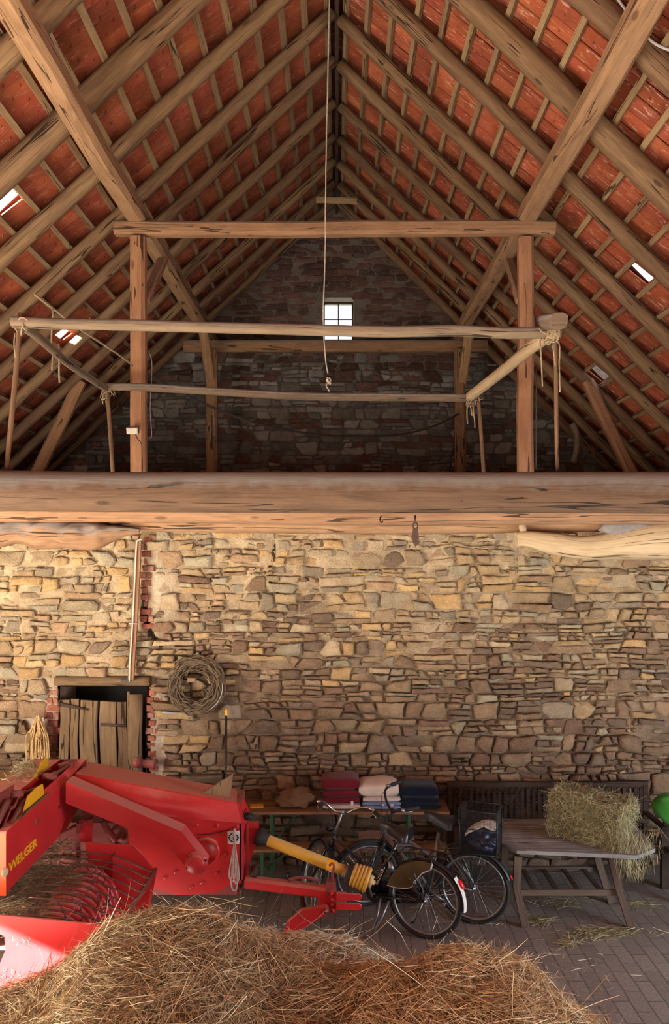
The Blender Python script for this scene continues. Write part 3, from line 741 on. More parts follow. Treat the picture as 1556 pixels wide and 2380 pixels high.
log('tie_log', 'thin third log on top of the stone wall, mostly hidden behind the others', [(258, 1213, 15), (290, 1214, 20), (500, 1216, 22), (800, 1220, 22), (1050, 1219, 22), (1270, 1217, 21), (1402, 1216, 21)], 8.35, MAT['beam'], amp=.06, seed=9)
log('crooked_beam', 'crooked pale hewn timber ending over the right side of the stone wall', [(1200, 1254, 17), (1225, 1253, 19), (1290, 1264, 26), (1350, 1272, 27), (1400, 1270, 30), (1460, 1262, 38), (1556, 1256, 45), (1800, 1256, 48), (2100, 1256, 48)], 8.2, MAT['pale'], amp=.09, p=2.8, nf=2.2, seed=4)
log('crooked_beam', 'lumpy weathered timber end over the left side of the stone wall', [(-400, 1240, 34), (-100, 1240, 34), (0, 1238, 34), (46, 1236, 27), (95, 1242, 33), (160, 1244, 31), (220, 1243, 30), (250, 1240, 22), (285, 1236, 12), (325, 1234, 5)], 8.2, MAT['beam'], amp=.32, nf=4.6, seed=6, n=26, sub=12)
mb = MB(); mb.blob(P(1475, 1228, 8.12), (.70, .12, .15), .2, 2, 3.0, 3); tag(mb.build('mortar_lump', MAT['mortar']), 'grey mortar lump between the right crooked timber and the logs above it', 'mortar')
mb = MB(); mb.tube([P(1213, 1215, 8.2), P(1217, 1240, 8.2)], .035, 8, 5, amp=.05); tag(mb.build('peg', MAT['pale']), 'short wooden peg beside the end of the right crooked timber', 'peg')

# hanging frame of poles standing on the front log
rk = thing('pole_rack', 'rectangular frame of four barked poles on thin upright sticks above the front log', 'rack', P(660, 1095, 6.0))
def pole(name, pr, rad, mat='pole', n=10, p=2.2, amp=.08, sub=7, **k):
    mb = MB(); mb.tube(spline([P(*q) for q in pr], sub), rad, n, p, amp=amp, nf=2.2, seed=pr[0][0]*.01, **k); return mb.build(name, MAT[mat], rk)
pole('pole', [(28, 748, 6), (150, 753, 6), (330, 756, 6), (480, 761, 6), (700, 766, 6), (900, 771, 6), (1060, 769, 6), (1180, 774, 6), (1275, 773, 6), (1303, 772, 6)], .041)
pole('pole', [(44, 752, 6), (90, 785, 6.5), (150, 838, 7.3), (200, 873, 7.9), (248, 905, 8.65)], .036)
pole('pole', [(240, 900, 8.6), (330, 900, 8.6), (500, 910, 8.6), (700, 921, 8.6), (900, 923, 8.6), (1112, 925, 8.6)], .042)
pole('pole', [(1288, 772, 5.95), (1230, 812, 6.6), (1160, 870, 7.6), (1090, 924, 8.62)], .045, 'pale', p=5, amp=.03)
pole('upright', [(47, 728, 6.04), (40, 830, 6.04), (28, 960, 6.03), (15, 1094, 6.0)], .019, 'rafter')
pole('upright', [(1290, 768, 6.03), (1293, 900, 6.03), (1296, 1094, 6.0)], .015, 'rafter')
pole('upright', [(249, 905, 8.6), (256, 1000, 8.5), (264, 1128, 8.36), (264, 1190, 8.36)], .021, 'rafter')
pole('upright', [(1112, 925, 8.6), (1119, 1010, 8.5), (1126, 1128, 8.36), (1126, 1192, 8.36)], .020, 'rafter')
mb = MB(); mb.tube(linepts(P(1262, 750, 6.1), P(1302, 746, 5.72), 4), .058, 10, 5, amp=.05, up=(0, 0, 1)); mb.build('end_block', MAT['pole'], rk)
def lash(c, Y, r, nt, seed):
    rng = random.Random(seed); mb = MB()
    for k in range(nt):
        o = V((rng.uniform(-.06, .06), rng.uniform(-.04, .04), rng.uniform(-.03, .03))); nn = V((rng.uniform(-1, 1), rng.uniform(-.4, .4), rng.uniform(-.5, .5))).normalized()
        q = nn.to_track_quat('Z', 'Y'); mb.tube([P(*c, Y)+o+q@V((math.cos(a)*r, math.sin(a)*r, 0)) for a in [2*PI*i/10 for i in range(10)]], .0055, 5, closed=True)
    return mb
for c, Y, r, k, dr in (((1282, 778), 5.98, .045, 10, [(1258, 790, 900), (1300, 790, 912), (1288, 790, 850)]), ((1104, 930), 8.6, .055, 8, [(1087, 940, 985), (1102, 940, 995), (1095, 940, 965)]), ((250, 915), 8.6, .05, 7, [(238, 925, 938), (246, 930, 945)]), ((46, 758), 6.0, .036, 5, [(35, 775, 830)])):
    mb = lash(c, Y, r, k, c[0])
    for x, ya, yb in dr: mb.tube(wob(linepts(P(x, ya, Y), P(x+2, yb, Y), 8), .012, 9, x), .0055 if Y < 7 else .008, 5)
    mb.build('twine_lashing', MAT['twine'], rk)

# ropes, cables and small things up in the roof
mb = MB(); mb.tube(wob(spline([P(770, -140, 8.4), P(763, 150, 8.4), P(758, 400, 8.4), P(756, 600, 8.4), P(752, 740, 8.4), P(757, 830, 8.4), P(763, 868, 8.4)], 5), .004, 4), .0075, 6)
k = P(765, 885, 8.4)
for q in range(5):
    a = q*1.3; mb.tube([k+V((.02*math.cos(a+t), .02*math.sin(t*1.3), .035*math.sin(a*.6+t)-.0)) for t in (0, .9, 1.8, 2.7, 3.6)], .008, 5)
mb.tube([k+V((-.015, 0, -.02)), k+V((-.03, 0, -.05)), k+V((.005, 0, -.11))], .007, 5)
tag(mb.build('hanging_cord', MAT['cord']), 'long pale cord with a knotted end hanging from the ridge', 'cord')
mb = MB(); mb.tube(wob(spline([P(80, 685, 6.9), P(120, 715, 7.1), P(190, 768, 7.6), P(262, 815, 8.2), P(309, 850, 8.75)], 6), .006, 5), .010, 6)
mb.tube(wob(linepts(P(122, 716, 7.1), P(122, 862, 7.1), 9), .015, 6), .008, 5); mb.tube(wob(linepts(P(138, 800, 7.1), P(139, 890, 7.1), 6), .01, 6), .009, 5)
tag(mb.build('rope', MAT['twine']), 'frayed rope running from a left rafter to the left post with ends dangling', 'rope')
mb = MB(); mb.tube(spline([P(341, 868, 9.0), P(380, 890, 9.4), P(410, 905, 9.8), P(490, 945, 10.8), P(600, 985, 11.6), P(720, 1008, 12.2), P(820, 1014, 12.6), P(930, 1010, 13.0), P(1010, 990, 13.3), P(1066, 962, 13.55)], 6), .016, 6)
tag(mb.build('cable', MAT['darkcable']), 'dark cable sagging between the left post and the right gable post', 'cable')
mb = MB(); mb.tube(wob(spline([P(345, 815, 9.02), P(353, 840, 9.02), P(352, 880, 9.02), P(349, 950, 9.02), P(353, 1010, 9.02), P(345, 1020, 9.02)], 6), .004, 5), .005, 5)
tag(mb.build('wire', MAT['cord']), 'thin pale wire dangling beside the left post', 'wire')
mb = MB(); mb.tube(wob(spline([P(495, 946, 13.5), P(500, 1005, 13.5), P(496, 1008, 13.5), P(497, 950, 13.5)], 4), .006, 6), .010, 5)
tag(mb.build('twine', MAT['cord']), 'looped pale twine hanging by the left gable post', 'twine')
mb = MB(); mb.tube(wob(linepts(P(1247, 850, 9.3), P(1247, 1090, 9.3), 8), .008, 5), .008, 6)
tag(mb.build('rod', MAT['darkcable']), 'thin dark rod hanging just right of the right post', 'rod')
mb = MB(); mb.tube(spline([P(1425, -20, 5.75), P(1460, 30, 5.8), P(1500, 80, 5.85), P(1530, 105, 5.9), P(1580, 125, 5.9)], 6), .010, 6)
tag(mb.build('cable', MAT['greywood']), 'grey cable draped over the right purlin at the top corner', 'cable')

fl = thing('floodlight', 'small grey halogen floodlight on the left post', 'lamp', P(310, 1008, 8.7))
mb = MB(); c = P(309, 1000, 8.72); R = Matrix.Rotation(.35, 4, 'X'); mb.box(c, (.125, .075, .075), R, .008); mb.build('housing', MAT['greywood'] if False else MAT['alu'], fl)
mb = MB(); mb.box(c+R@V((0, -.040, -.002)), (.105, .006, .058), R); mb.build('front_glass', MAT['floodglass'], fl)
mb = MB(); mb.box(c+V((.0, .05, .03)), (.04, .06, .02)); mb.build('bracket', MAT['black'], fl)
mb = MB(); mb.tube(spline([c+V((.02, .02, -.03)), P(320, 1020, 8.75), P(329, 1032, 8.80), P(330, 1060, 8.80), P(330, 1092, 8.80)], 6), .005, 5); mb.build('flex', MAT['black'], fl)

# pulley and hook on the second log
pu = thing('pulley', 'rusty iron pulley block hanging from the second log', 'pulley', P(966, 1270, 6.95))
YP = 7.0
mb = MB(); c = P(966, 1222, YP); mb.tube([c+V((math.cos(a)*.022, 0, math.sin(a)*.026)) for a in [2*PI*i/14 for i in range(14)]], .007, 6, closed=True); mb.tube([P(966, 1199, YP+.05), P(966, 1206, YP), P(966, 1216, YP)], .008, 6); mb.build('eye', MAT['rust'], pu)
for s in (-1, 1):
    mb = MB(); o = [P(966+x, y, YP)+V((0, s*.016-.003, 0)) for x, y in ((-5, 1228), (5, 1228), (8, 1245), (7, 1262), (1, 1271), (-5, 1262), (-8, 1245))]; mb.prism(o, (0, .006, 0)); mb.build('cheek', MAT['rust'], pu)
mb = MB(); mb.lathe(P(966, 1249, YP)+V((0, -.011, 0)), (0, 1, 0), [(0, .005), (0, .024), (.011, .018), (.022, .024), (.022, .005)], 18); mb.build('sheave', MAT['rust'], pu)
mb = MB(); mb.tube(spline([P(886, 1200, 7.08), P(884, 1207, 7.03), P(886, 1214, 7.02), P(890, 1212, 7.05)], 5), .007, 6); tag(mb.build('hook', MAT['rust']), 'small iron hook in the second log left of the pulley', 'hook')
# ------------------------------------------------------------------ the red baler
bl = thing('hay_baler', 'big red hay baler with tined pickup, drawbar and yellow drive shaft', 'baler', (-2.0, 6.9, 0))
RED = MAT['red']
def part(mb, name, mat, parent=None): return mb.build(name, mat if not isinstance(mat, str) else MAT[mat], parent or bl)
def pl(pts, Y): return [P(x, y, Y) for x, y in pts]
BX = -2.32
# cross feeder box reaching towards the viewer
mb = MB()
yz = [(5.65, 1.10), (5.65, 1.52), (6.9, 1.52), (7.26, 1.60), (7.26, 1.20), (6.95, 1.115)]
mb.prism([V((BX, y, z)) for y, z in yz], (-.018, 0, 0))
rail = part(mb, 'feeder_side_panel', RED)
mb = MB(); mb.prism([V((BX+.004, 5.64, 1.52)), V((BX+.004, 6.9, 1.522)), V((BX+.05, 7.28, 1.604)), V((BX-.02, 7.28, 1.604)), V((BX-.06, 6.9, 1.522)), V((BX-.06, 5.64, 1.52))], (0, 0, .012)); part(mb, 'top_rail', 'red')
mb = MB(); mb.prism([V((BX, 5.64, 1.08)), V((BX, 5.64, 1.52)), V((-2.95, 5.64, 1.52)), V((-2.95, 5.64, 1.08))], (0, .015, 0)); part(mb, 'feeder_end_panel', 'orange')
mb = MB(); mb.poly([V((BX-.02, 5.66, 1.16)), V((-2.9, 5.66, 1.16)), V((-2.9, 7.25, 1.2)), V((BX-.02, 7.25, 1.2))][::-1]); part(mb, 'feeder_floor', 'dullred')
mb = MB(); mb.prism([V((-2.50, 5.66, 1.6)), V((-2.76, 5.66, 1.6)), V((-2.76, 7.28, 1.6)), V((-2.50, 7.28, 1.6))], (0, 0, .012))
mb.prism([V((-2.50, 5.66, 1.6)), V((-2.50, 7.28, 1.6)), V((-2.50, 7.28, 1.2)), V((-2.50, 5.66, 1.2))], (-.012, 0, 0)); mb.prism([V((-2.76, 5.66, 1.6)), V((-2.76, 7.28, 1.6)), V((-3.2, 7.28, 1.25)), V((-3.2, 5.66, 1.25))], (0, 0, .012)); part(mb, 'feeder_lid', 'red')
mb = MB(); mb.prism([V((-2.76, 7.28, 1.61)), V((BX+.05, 7.28, 1.61)), V((BX+.05, 7.28, 1.18)), V((-2.76, 7.28, 1.18))], (0, .02, 0)); part(mb, 'feeder_back_panel', 'dullred')
def xplate(X, yzs, name, mat, t=.008):
    mb = MB(); mb.prism([V((X, y, z)) for y, z in yzs], (t, 0, 0)); return part(mb, name, mat)
xplate(-2.356, [(6.01, 1.525), (6.46, 1.525), (6.43, 1.637), (6.30, 1.648), (6.12, 1.636)], 'guard_plate', 'yellow')
xplate(-2.515, [(6.58, 1.61), (7.02, 1.61), (6.95, 1.715), (6.84, 1.70), (6.74, 1.655)], 'guard_plate', 'yellow')
xplate(-2.49, [(5.70, 1.56), (6.17, 1.62), (6.19, 1.70), (5.95, 1.715), (5.7, 1.70)], 'guard_plate', 'dullred')
mb = MB(); mb.box((BX-.035, 6.2, 1.535), (.05, .6, .02), None, .004); part(mb, 'wooden_strip', 'plank')
# feeder fork arms in the open slot
def arm(pv, end, Yp, Ye):
    mb = MB(); c = P(*pv, Yp); e = P(*end, Ye)
    mb.lathe(c-V((.05, 0, 0)), (1, 0, 0), [(0, .0), (0, .034), (.10, .034), (.10, 0)], 16); mb.lathe(c+V((.05, 0, 0)), (1, 0, 0), [(0, .018), (.016, .016), (.016, 0)], 12)
    mb.tube([c, c.lerp(e, .3), c.lerp(e, .32), e], [.026, .026, .017, .017], 10)
    mb.lathe(e-V((.03, 0, 0)), (1, 0, 0), [(0, 0), (0, .026), (.06, .026), (.06, 0)], 12); part(mb, 'feeder_arm', 'dullred')
arm((115, 1806), (163, 1779), 6.75, 7.12); arm((35, 1847), (75, 1838), 6.15, 6.5)
mb = MB(); a = P(36, 1852, 6.13); b = P(7, 1924, 5.72)
for dx in (-.022, .022): mb.tube([a+V((dx, 0, 0)), a.lerp(b, .35)+V((dx, 0, 0)), a.lerp(b, .42), b] if True else [a, b], .009, 6)
mb.tube([a.lerp(b, .34)+V((-.024, 0, 0)), a.lerp(b, .34)+V((.024, 0, 0))], .009, 6); part(mb, 'fork_link', 'dullred')
for a, b, r in (((18, 1862, 6.0), (-8, 1915, 5.75), .026), ((55, 1862, 6.2), (25, 1920, 5.8), .022)):
    mb = MB(); mb.tube(linepts(P(*a), P(*b), 5), r, 8); part(mb, 'fork_tine', 'dullred')
mb = MB(); c = P(152, 1784, 7.15); mb.blob(c, (.14, .12, .11), .2, 3, 2.0, 2); part(mb, 'feeder_gear', 'dullred')
t = text('lettering', 'WELGER', 1.0, MAT['yellow'], Matrix.Identity(4), bl, .004, 0, .018)
xs = [v.co.x for v in t.data.vertices]; ys = [v.co.y for v in t.data.vertices]; x0, x1, y0, y1 = min(xs), max(xs), min(ys), max(ys)
M = Matrix(((0, 0, 1, 0), (1, 0, 0, 0), (0, 1, 0, 0), (0, 0, 0, 1)))
S = Matrix.Translation(V((BX+.002, 5.685, 1.222))-V(bl.location))@M@Matrix.Diagonal((.53/(x1-x0), .068/(y1-y0), 1, 1))@Matrix.Translation((-x0, -y0, 0)); t.data.transform(S)
mb = MB(); mb.lathe(V((BX, 6.15+.07, 1.405)), (1, 0, 0), [(0, .032), (.004, .030), (.004, 0)], 16); part(mb, 'worn_badge', 'dullred')
mb = MB(); mb.lathe(V((BX, 6.72, 1.36)), (1, 0, 0), [(0, .018), (.003, .018), (.003, 0)], 12); part(mb, 'slot_hole', 'black')
mb = MB(); mb.lathe(P(11, 2027, 5.64), (1, -.35, .1), [(0, .034), (.006, .032), (.009, .02), (.010, 0)], 16); part(mb, 'side_lamp', 'lampcream')
# bale chamber with its hood
H0, H1 = 7.0, 7.46
f = pl([(175, 1801), (551, 1869)], H0); k = [P(207, 1774, H1), P(552, 1838, H1)]
mb = MB()
m0 = f[0].lerp(f[1], .35); m1 = f[0].lerp(f[1], .7)
mb.prism([f[0], f[1], P(562, 1845, H1-.08) if False else k[1], k[0]], (0, 0, .012)); part(mb, 'hood_top', 'red')
mb = MB(); lo0, lo1 = P(190, 1880, 6.96), P(562, 1913, 6.95)
rows = []
for i in range(13):
    t_ = i/12; a = f[0].lerp(f[1], t_); b = lo0.lerp(lo1, t_); row = []
    for j in range(6):
        q = a.lerp(b, j/5); q = q+V((0, -.05*math.sin(PI*min(1, t_*1.2))*math.sin(PI*j/5), 0)); row.append(q)
    rows.append(row)
mb.sheet(rows, True); part(mb, 'hood_front', 'red')
mb = MB(); mb.poly([f[1], P(562, 1846, 7.3), P(581, 1885, 7.3), P(580, 1915, 7.3), P(562, 1913, 6.95)]); mb.poly([f[1], k[1], P(562, 1846, 7.3)]); part(mb, 'hood_end', 'red')
mb = MB(); mb.prism(pl([(296, 1890), (562, 1910), (561, 2053), (537, 2057), (504, 2075), (416, 2081), (358, 2065), (345, 2040), (300, 1975)], 6.97), (0, .02, 0)); part(mb, 'chamber_side_plate', 'red')
mb = MB(); a = P(561, 1914, 6.97); mb.prism([a, P(561, 2045, 6.97), P(579, 2042, 7.43), P(580, 1912, 7.43)], (-.015, 0, 0)); part(mb, 'chamber_end_plate', 'red')
mb = MB(); c0 = P(300, 1975, 7.0)
mb.box((-2.55, 7.28, .80), (3.4, .42, .62)); part(mb, 'bale_chamber', 'dullred')
mb = MB(); mb.box((-1.45, 7.24, .62), (1.15, .40, .26)); part(mb, 'chamber_floor', 'dullred')
mb = MB(); mb.box((-1.55, 7.27, 1.12), (1.4, .36, .34)); part(mb, 'chamber_back', 'dullred')
for x, y in ((459, 1918), (506, 1919), (524, 1986), (408, 2027), (503, 2030), (470, 2052), (445, 2062), (552, 1922), (384, 2040)):
    mb = MB(); mb.lathe(P(x, y, 6.968), (0, -1, 0), [(0, .015), (.006, .015), (.012, .008), (.013, 0)], 8); part(mb, 'bolt', 'red')
for k_ in range(8):
    mb = MB(); mb.lathe(P(569+k_*.3, 1930+k_*13, 7.2)+V((.002, 0, 0)), (1, 0, 0), [(0, .010), (.006, .008), (.007, 0)], 8); part(mb, 'bolt', 'dullred')
# drive cover arm
mb = MB(); mb.prism(pl([(153, 1817), (422, 1933), (470, 1995), (479, 2008), (476, 2022), (463, 2031), (447, 2029), (438, 2021), (386, 1961), (153, 1867)], 6.72), (0, .18, 0)); cov = part(mb, 'drive_cover', 'red')
mb = MB(); mb.poly(pl([(422, 1933), (452, 1972), (445, 1990), (425, 1975)], 6.716)); 
mb = MB(); c = P(457, 2005, 6.72); mb.lathe(c, (0, -1, 0), [(0, .095), (.012, .095), (.014, .075), (.05, .072), (.058, .066), (.06, 0)], 26); part(mb, 'cover_cap', 'red', cov)
for a in (.3, 2.2, 3.6, 5.2):
    mb = MB(); mb.lathe(c+V((math.cos(a)*.085, -.012, math.sin(a)*.085)), (0, -1, 0), [(0, .014), (.012, .012), (.013, 0)], 8); part(mb, 'bolt', 'dullred', cov)
mb = MB(); mb.lathe(P(479, 1978, 6.97), (0, -1, 0), [(0, .125), (.04, .125), (.045, .115), (.045, .10), (.02, .095), (.02, 0)], 28); part(mb, 'drive_wheel', 'red')
mb = MB(); mb.lathe(P(285, 1945, 7.02), (0, -1, 0), [(0, .12), (.03, .12), (.03, .09), (.01, .085), (.01, .03), (.05, .03), (.05, 0)], 22); mb.tube(pl([(240, 1910), (250, 1930), (270, 1955)], 6.95), .03, 8); part(mb, 'gear_wheel', 'dullred')
mb = MB(); mb.prism(pl([(182, 1909), (214, 1905), (214, 1957), (184, 1957)], 6.85), (0, .02, 0)); part(mb, 'inner_panel', 'red')
mb = MB(); mb.prism([P(138, 1942, 6.72), P(168, 1922, 6.9), P(216, 1901, 6.95), P(217, 1906, 6.85)], (0, .01, .012)); part(mb, 'deflector_plate', 'dullred')
mb = MB(); mb.box(P(182, 1960, 6.8), (.03, .03, .34)); mb.box(P(150, 1990, 6.8), (.26, .03, .025)); part(mb, 'frame_bar', 'dullred')
# pickup
FS = 6.6
mb = MB(); mb.prism(pl([(197, 1958), (311, 1965), (364, 2025), (347, 2119), (335, 2170), (190, 2170), (205, 2000)], FS), (0, .015, 0)); part(mb, 'pickup_shield', 'red')
mb = MB(); mb.prism([P(262, 1985, 6.59), P(355, 2032, 6.59), P(340, 2130, 6.5), P(262, 2140, 6.5)], (0, .01, 0)); part(mb, 'shield_fold', 'red')
NS = 5.3
def ns(x, y): return P(x, y, NS)
mb = MB(); out = [ns(-420, 2120), ns(0, 2127), ns(235, 2150), ns(262, 2200), ns(255, 2290), ns(200, 2400), ns(-420, 2400)]
mb.prism([ns(-420, 2122), ns(-12, 2126), ns(-12, 2166), ns(-420, 2166)], (0, .015, 0)); mb.prism([ns(-12, 2126), ns(235, 2150), ns(262, 2200), ns(255, 2290), ns(200, 2400), ns(-12, 2400), ns(-4, 2248), ns(13, 2208), ns(10, 2176), ns(-12, 2166)], (0, .015, 0)); mb.prism([ns(-420, 2250), ns(-4, 2248), ns(-12, 2400), ns(-420, 2400)], (0, .015, 0)); sh = part(mb, 'pickup_shield', 'red')
for x, y in ((12, 2254), (31, 2259), (10, 2270), (28, 2275), (46, 2270)):
    mb = MB(); mb.lathe(ns(x, y)+V((0, .001, 0)), (0, -1, 0), [(0, .014), (.002, .014), (.002, .008), (.0005, .007), (.0005, 0)], 10); part(mb, 'bolt_hole', 'dullred', sh)
mb = MB(); mb.tube([V((-1.493, 6.62, .875)), V((-1.493, 5.32, .905))], .019, 10); part(mb, 'windguard_bar', 'dullred')
for i in range(10):
    Y = 6.50-i*.125; j = random.uniform(-.02, .02)
    mb = MB(); mb.tube(spline([V((-1.49, Y, .90)), V((-1.62, Y, .965)), V((-1.80+j, Y, 1.035)), V((-1.93+j, Y-.005, 1.055)), V((-2.12-abs(j)*2, Y-.01, 1.075+j*.5))], 5), .0065, 6); part(mb, 'windguard_rod', 'steel')
mb = MB(); mb.tube([V((-1.80, 6.55, 1.045)), V((-1.80, 5.35, 1.045))], .005, 6); part(mb, 'windguard_tie_rod', 'steel')
for i in range(13):
    Y = 6.47-i*.088
    rows = []
    for k_ in range(17):
        a = math.radians(115-k_*12.5); ca, sa = math.cos(a), math.sin(a); o = V((-2.02, Y, .68))
        rows.append([o+V((ca*(.265-.03), -.026, sa*(.265-.03))), o+V((ca*.265, -.024, sa*.265)), o+V((ca*.275, 0, sa*.275)), o+V((ca*.265, .024, sa*.265)), o+V((ca*(.265-.03), .026, sa*(.265-.03)))])
    mb = MB(); mb.sheet(rows, True); part(mb, 'stripper_band', 'red')
    for k_ in range(1):
        a = math.radians(random.uniform(20, 100)); mb = MB(); o = V((-2.02, Y-.044, .68)); mb.tube(spline([o+V((math.cos(a)*.2, 0, math.sin(a)*.2)), o+V((math.cos(a)*.30, 0, math.sin(a)*.30)), o+V((math.cos(a+.25)*.37, 0, math.sin(a+.25)*.37))], 4), .0045, 5); part(mb, 'pickup_tine', 'steel')
mb = MB(); mb.lathe(V((-2.02, 6.56, .68)), (0, -1, 0), [(0, 0), (0, .21), (1.2, .21), (1.2, 0)], 24); part(mb, 'pickup_drum', 'dullred')
mb = MB(); mb.poly([V((-2.1, 5.32, .86)), V((-3.3, 5.32, .86)), V((-3.3, 6.9, .80)), V((-2.1, 6.9, .80))][::-1]); part(mb, 'pickup_table', 'dullred')
# wheel carrying the machine
mb = MB(); mb.lathe(V((-2.75, 7.62, .34)), (0, 1, 0), [(0, .14), (0, .27), (.03, .33), (.09, .34), (.15, .33), (.18, .27), (.18, .14)], 30); wl = part(mb, 'tyre', 'rubber')
mb = MB(); mb.lathe(V((-2.75, 7.64, .34)), (0, 1, 0), [(0, 0), (0, .14), (.14, .14), (.14, 0)], 20); part(mb, 'wheel_rim', 'yellow', wl)
# drive shaft
ps = MB(); A = P(618, 1951, 7.12); B = P(814, 2029, 6.98); ax = (B-A).normalized()
ps.lathe(A, ax, [(0, .050), ((B-A).length*.80, .050), ((B-A).length*.805, .046), ((B-A).length, .046)], 20); dr = part(ps, 'drive_shaft', 'ptoyellow')
mb = MB(); mb.lathe(A-ax*.09, ax, [(0, .045), (.0, .072), (.03, .078), (.06, .073), (.09, .058), (.115, .053), (.115, .045)], 20); part(mb, 'rubber_cone', 'rubber', dr)
mb = MB(); C0 = B-ax*.02
prof = [(0, .048), (.0, .078), (.035, .085)]
for i in range(5): h = .04+i*.030; prof += [(h, .088+i*.003), (h+.012, .098+i*.003), (h+.022, .098+i*.003), (h+.030, .086+i*.003)]
prof += [(.195, .096), (.195, .088), (.05, .07), (.04, 0)]
mb.lathe(C0, ax, prof, 24); part(mb, 'ribbed_cone', 'ptoyellow', dr)
mb = MB(); mb.lathe(C0-ax*.006, ax, [(0, .05), (0, .082), (.04, .090), (.046, .088)], 24); part(mb, 'rubber_collar', 'rubber', dr)
mb = MB(); mb.lathe(C0+ax*.08, ax, [(0, 0), (0, .035), (.10, .035), (.10, .05), (.15, .05), (.15, .02), (.17, .02), (.17, 0)], 14); part(mb, 'shaft_yoke', 'rope', dr)
mb = MB(); s0 = A+ax*((B-A).length*.735); mb.lathe(s0, ax, [(0, .0512), (.075, .0512)], 20, arc=(PI*.9, PI*2.1) if False else None); part(mb, 'warning_sticker', 'sticker', dr)
mb = MB(); q = s0+ax*.042; side = ax.cross(V((0, -1, 0))).normalized(); up_ = V((0, -1, 0)); dn = (V((0, -.72, -.69))); dn = (dn-ax*dn.dot(ax)).normalized()
mb.poly([q+dn*.0522+ax*-.018+dn.cross(ax)*.014, q+dn*.0522+ax*.018+dn.cross(ax)*.014, q+dn*.0522-dn.cross(ax)*.016]); part(mb, 'sticker_triangle', 'white', dr)
for dd in (.0, .02):
    mb = MB(); o = B-ax*(.055-dd); nk = 13
    for k_ in range(nk):
        a = 2*PI*k_/nk; e1 = V((0, 0, 1)); e1 = (e1-ax*e1.dot(ax)).normalized(); e2 = ax.cross(e1); r_ = e1*math.cos(a)+e2*math.sin(a); tt = -e1*math.sin(a)+e2*math.cos(a); c_ = o+r_*.053; w_ = ax if k_ % 2 else r_
        mb.tube([c_+tt*.014*math.cos(u)+w_*.007*math.sin(u) for u in [2*PI*i/8 for i in range(8)]], .0022, 4, closed=True)
    part(mb, 'chain', 'chrome', dr)
# drawbar, clevis and parking stand
d0, d1 = P(572, 2049, 7.10), P(760, 2073, 6.98)
mb = MB(); mb.tube(linepts(d0, d1, 6), .055, 12, 7, .9, up=(0, 0, 1), smooth=False); part(mb, 'drawbar', 'red')
mb = MB(); mb.box(P(770, 2060, 6.98), (.085, .12, .11), None, .006); part(mb, 'hitch_block', 'dullred')
mb = MB(); mb.prism(pl([(767, 2072), (783, 2072), (783, 2122), (767, 2122)], 6.90), (0, .10, 0)); part(mb, 'hitch_plate', 'red')
mb = MB(); mb.prism(pl([(740, 2081), (767, 2079), (767, 2110), (742, 2107), (739, 2098)], 6.93), (0, .05, 0)); part(mb, 'hitch_gusset', 'red')
for y in (2078, 2091, 2104, 2116):
    mb = MB(); mb.lathe(P(774, y, 6.90), (0, -1, 0), [(0, .017), (.01, .017), (.012, .008), (.018, .008), (.018, 0)], 6); part(mb, 'bolt', 'red')
for y in (2077, 2099):
    z = [(782, y), (836, y+3), (842, y+8), (842, y+12), (836, y+16), (812, y+16), (782, y+17)]
    mb = MB(); mb.prism(pl(z, 6.86), (0, .03, 0)); mb.prism(pl(z, 6.97), (0, .03, 0)); mb.prism(pl([(783, y+2), (806, y+4), (806, y+14), (783, y+15)], 6.89), (0, .08, 0)); part(mb, 'clevis_jaw', 'red')
mb = MB(); mb.prism(pl([(668, 2146), (702, 2117), (758, 2107), (764, 2110), (765, 2118), (758, 2126), (700, 2162), (664, 2190), (650, 2190)], 6.88), (0, .06, 0)); js = part(mb, 'parking_stand', 'red')
mb = MB(); mb.lathe(P(758, 2117, 6.88), (0, -1, 0), [(0, .022), (.012, .022), (.012, .009), (.02, .009), (.02, 0)], 10); part(mb, 'pivot_bolt', 'dullred', js)
mb = MB(); mb.lathe(P(702, 2126, 6.88), (0, -1, 0), [(0, .012), (.008, .012), (.008, 0)], 10); part(mb, 'pin', 'dullred', js)
mb = MB(); mb.lathe(P(703, 2118, 7.02), (0, 0, 1), [(0, .025), (.06, .025), (.06, .018), (.16, .018), (.16, 0)], 12); part(mb, 'stand_tube', 'rust', js)
mb = MB(); mb.box(P(655, 2196, 6.91), (.16, .12, .02)); mb.tube([P(660, 2185, 6.91), P(655, 2200, 6.91)], .03, 8); part(mb, 'stand_foot', 'dullred', js)
mb = MB(); mb.tube(spline([P(776, 2050, 6.95), P(773, 2030, 6.92), P(777, 2013, 6.90), P(772, 2007, 6.92), P(767, 2011, 6.95)], 6), .011, 8, 3); part(mb, 'shaft_hook', 'dullred')
mb = MB(); mb.tube(spline([P(672, 2044, 6.98), P(690, 2040, 6.98), P(712, 2039, 6.98), P(741, 2046, 6.98)], 6), .012, 6, 4, 1.0); mb.rod(P(704, 2052, 6.98), P(704, 2040, 6.98), .012); part(mb, 'lever', 'dullred')
mb = MB(); mb.blob(P(672, 2034, 7.04), (.05, .05, .05), 0, sub=2); mb.rod(P(672, 2034, 7.04), P(672, 2050, 7.04), .008); part(mb, 'knob', 'black')
mb = MB(); mb.prism([P(578, 1912, 7.2), P(601, 1908, 7.2), P(603, 1935, 7.2), P(579, 2012, 7.2)], (0, .012, 0)); part(mb, 'shaft_shield', 'red')
mb = MB(); mb.lathe(P(586, 2024, 7.12), (1, -.2, 0), [(0, .02), (.0, .05), (.05, .06), (.05, .045), (.01, .03), (.01, 0)], 16); part(mb, 'rear_socket', 'rust')
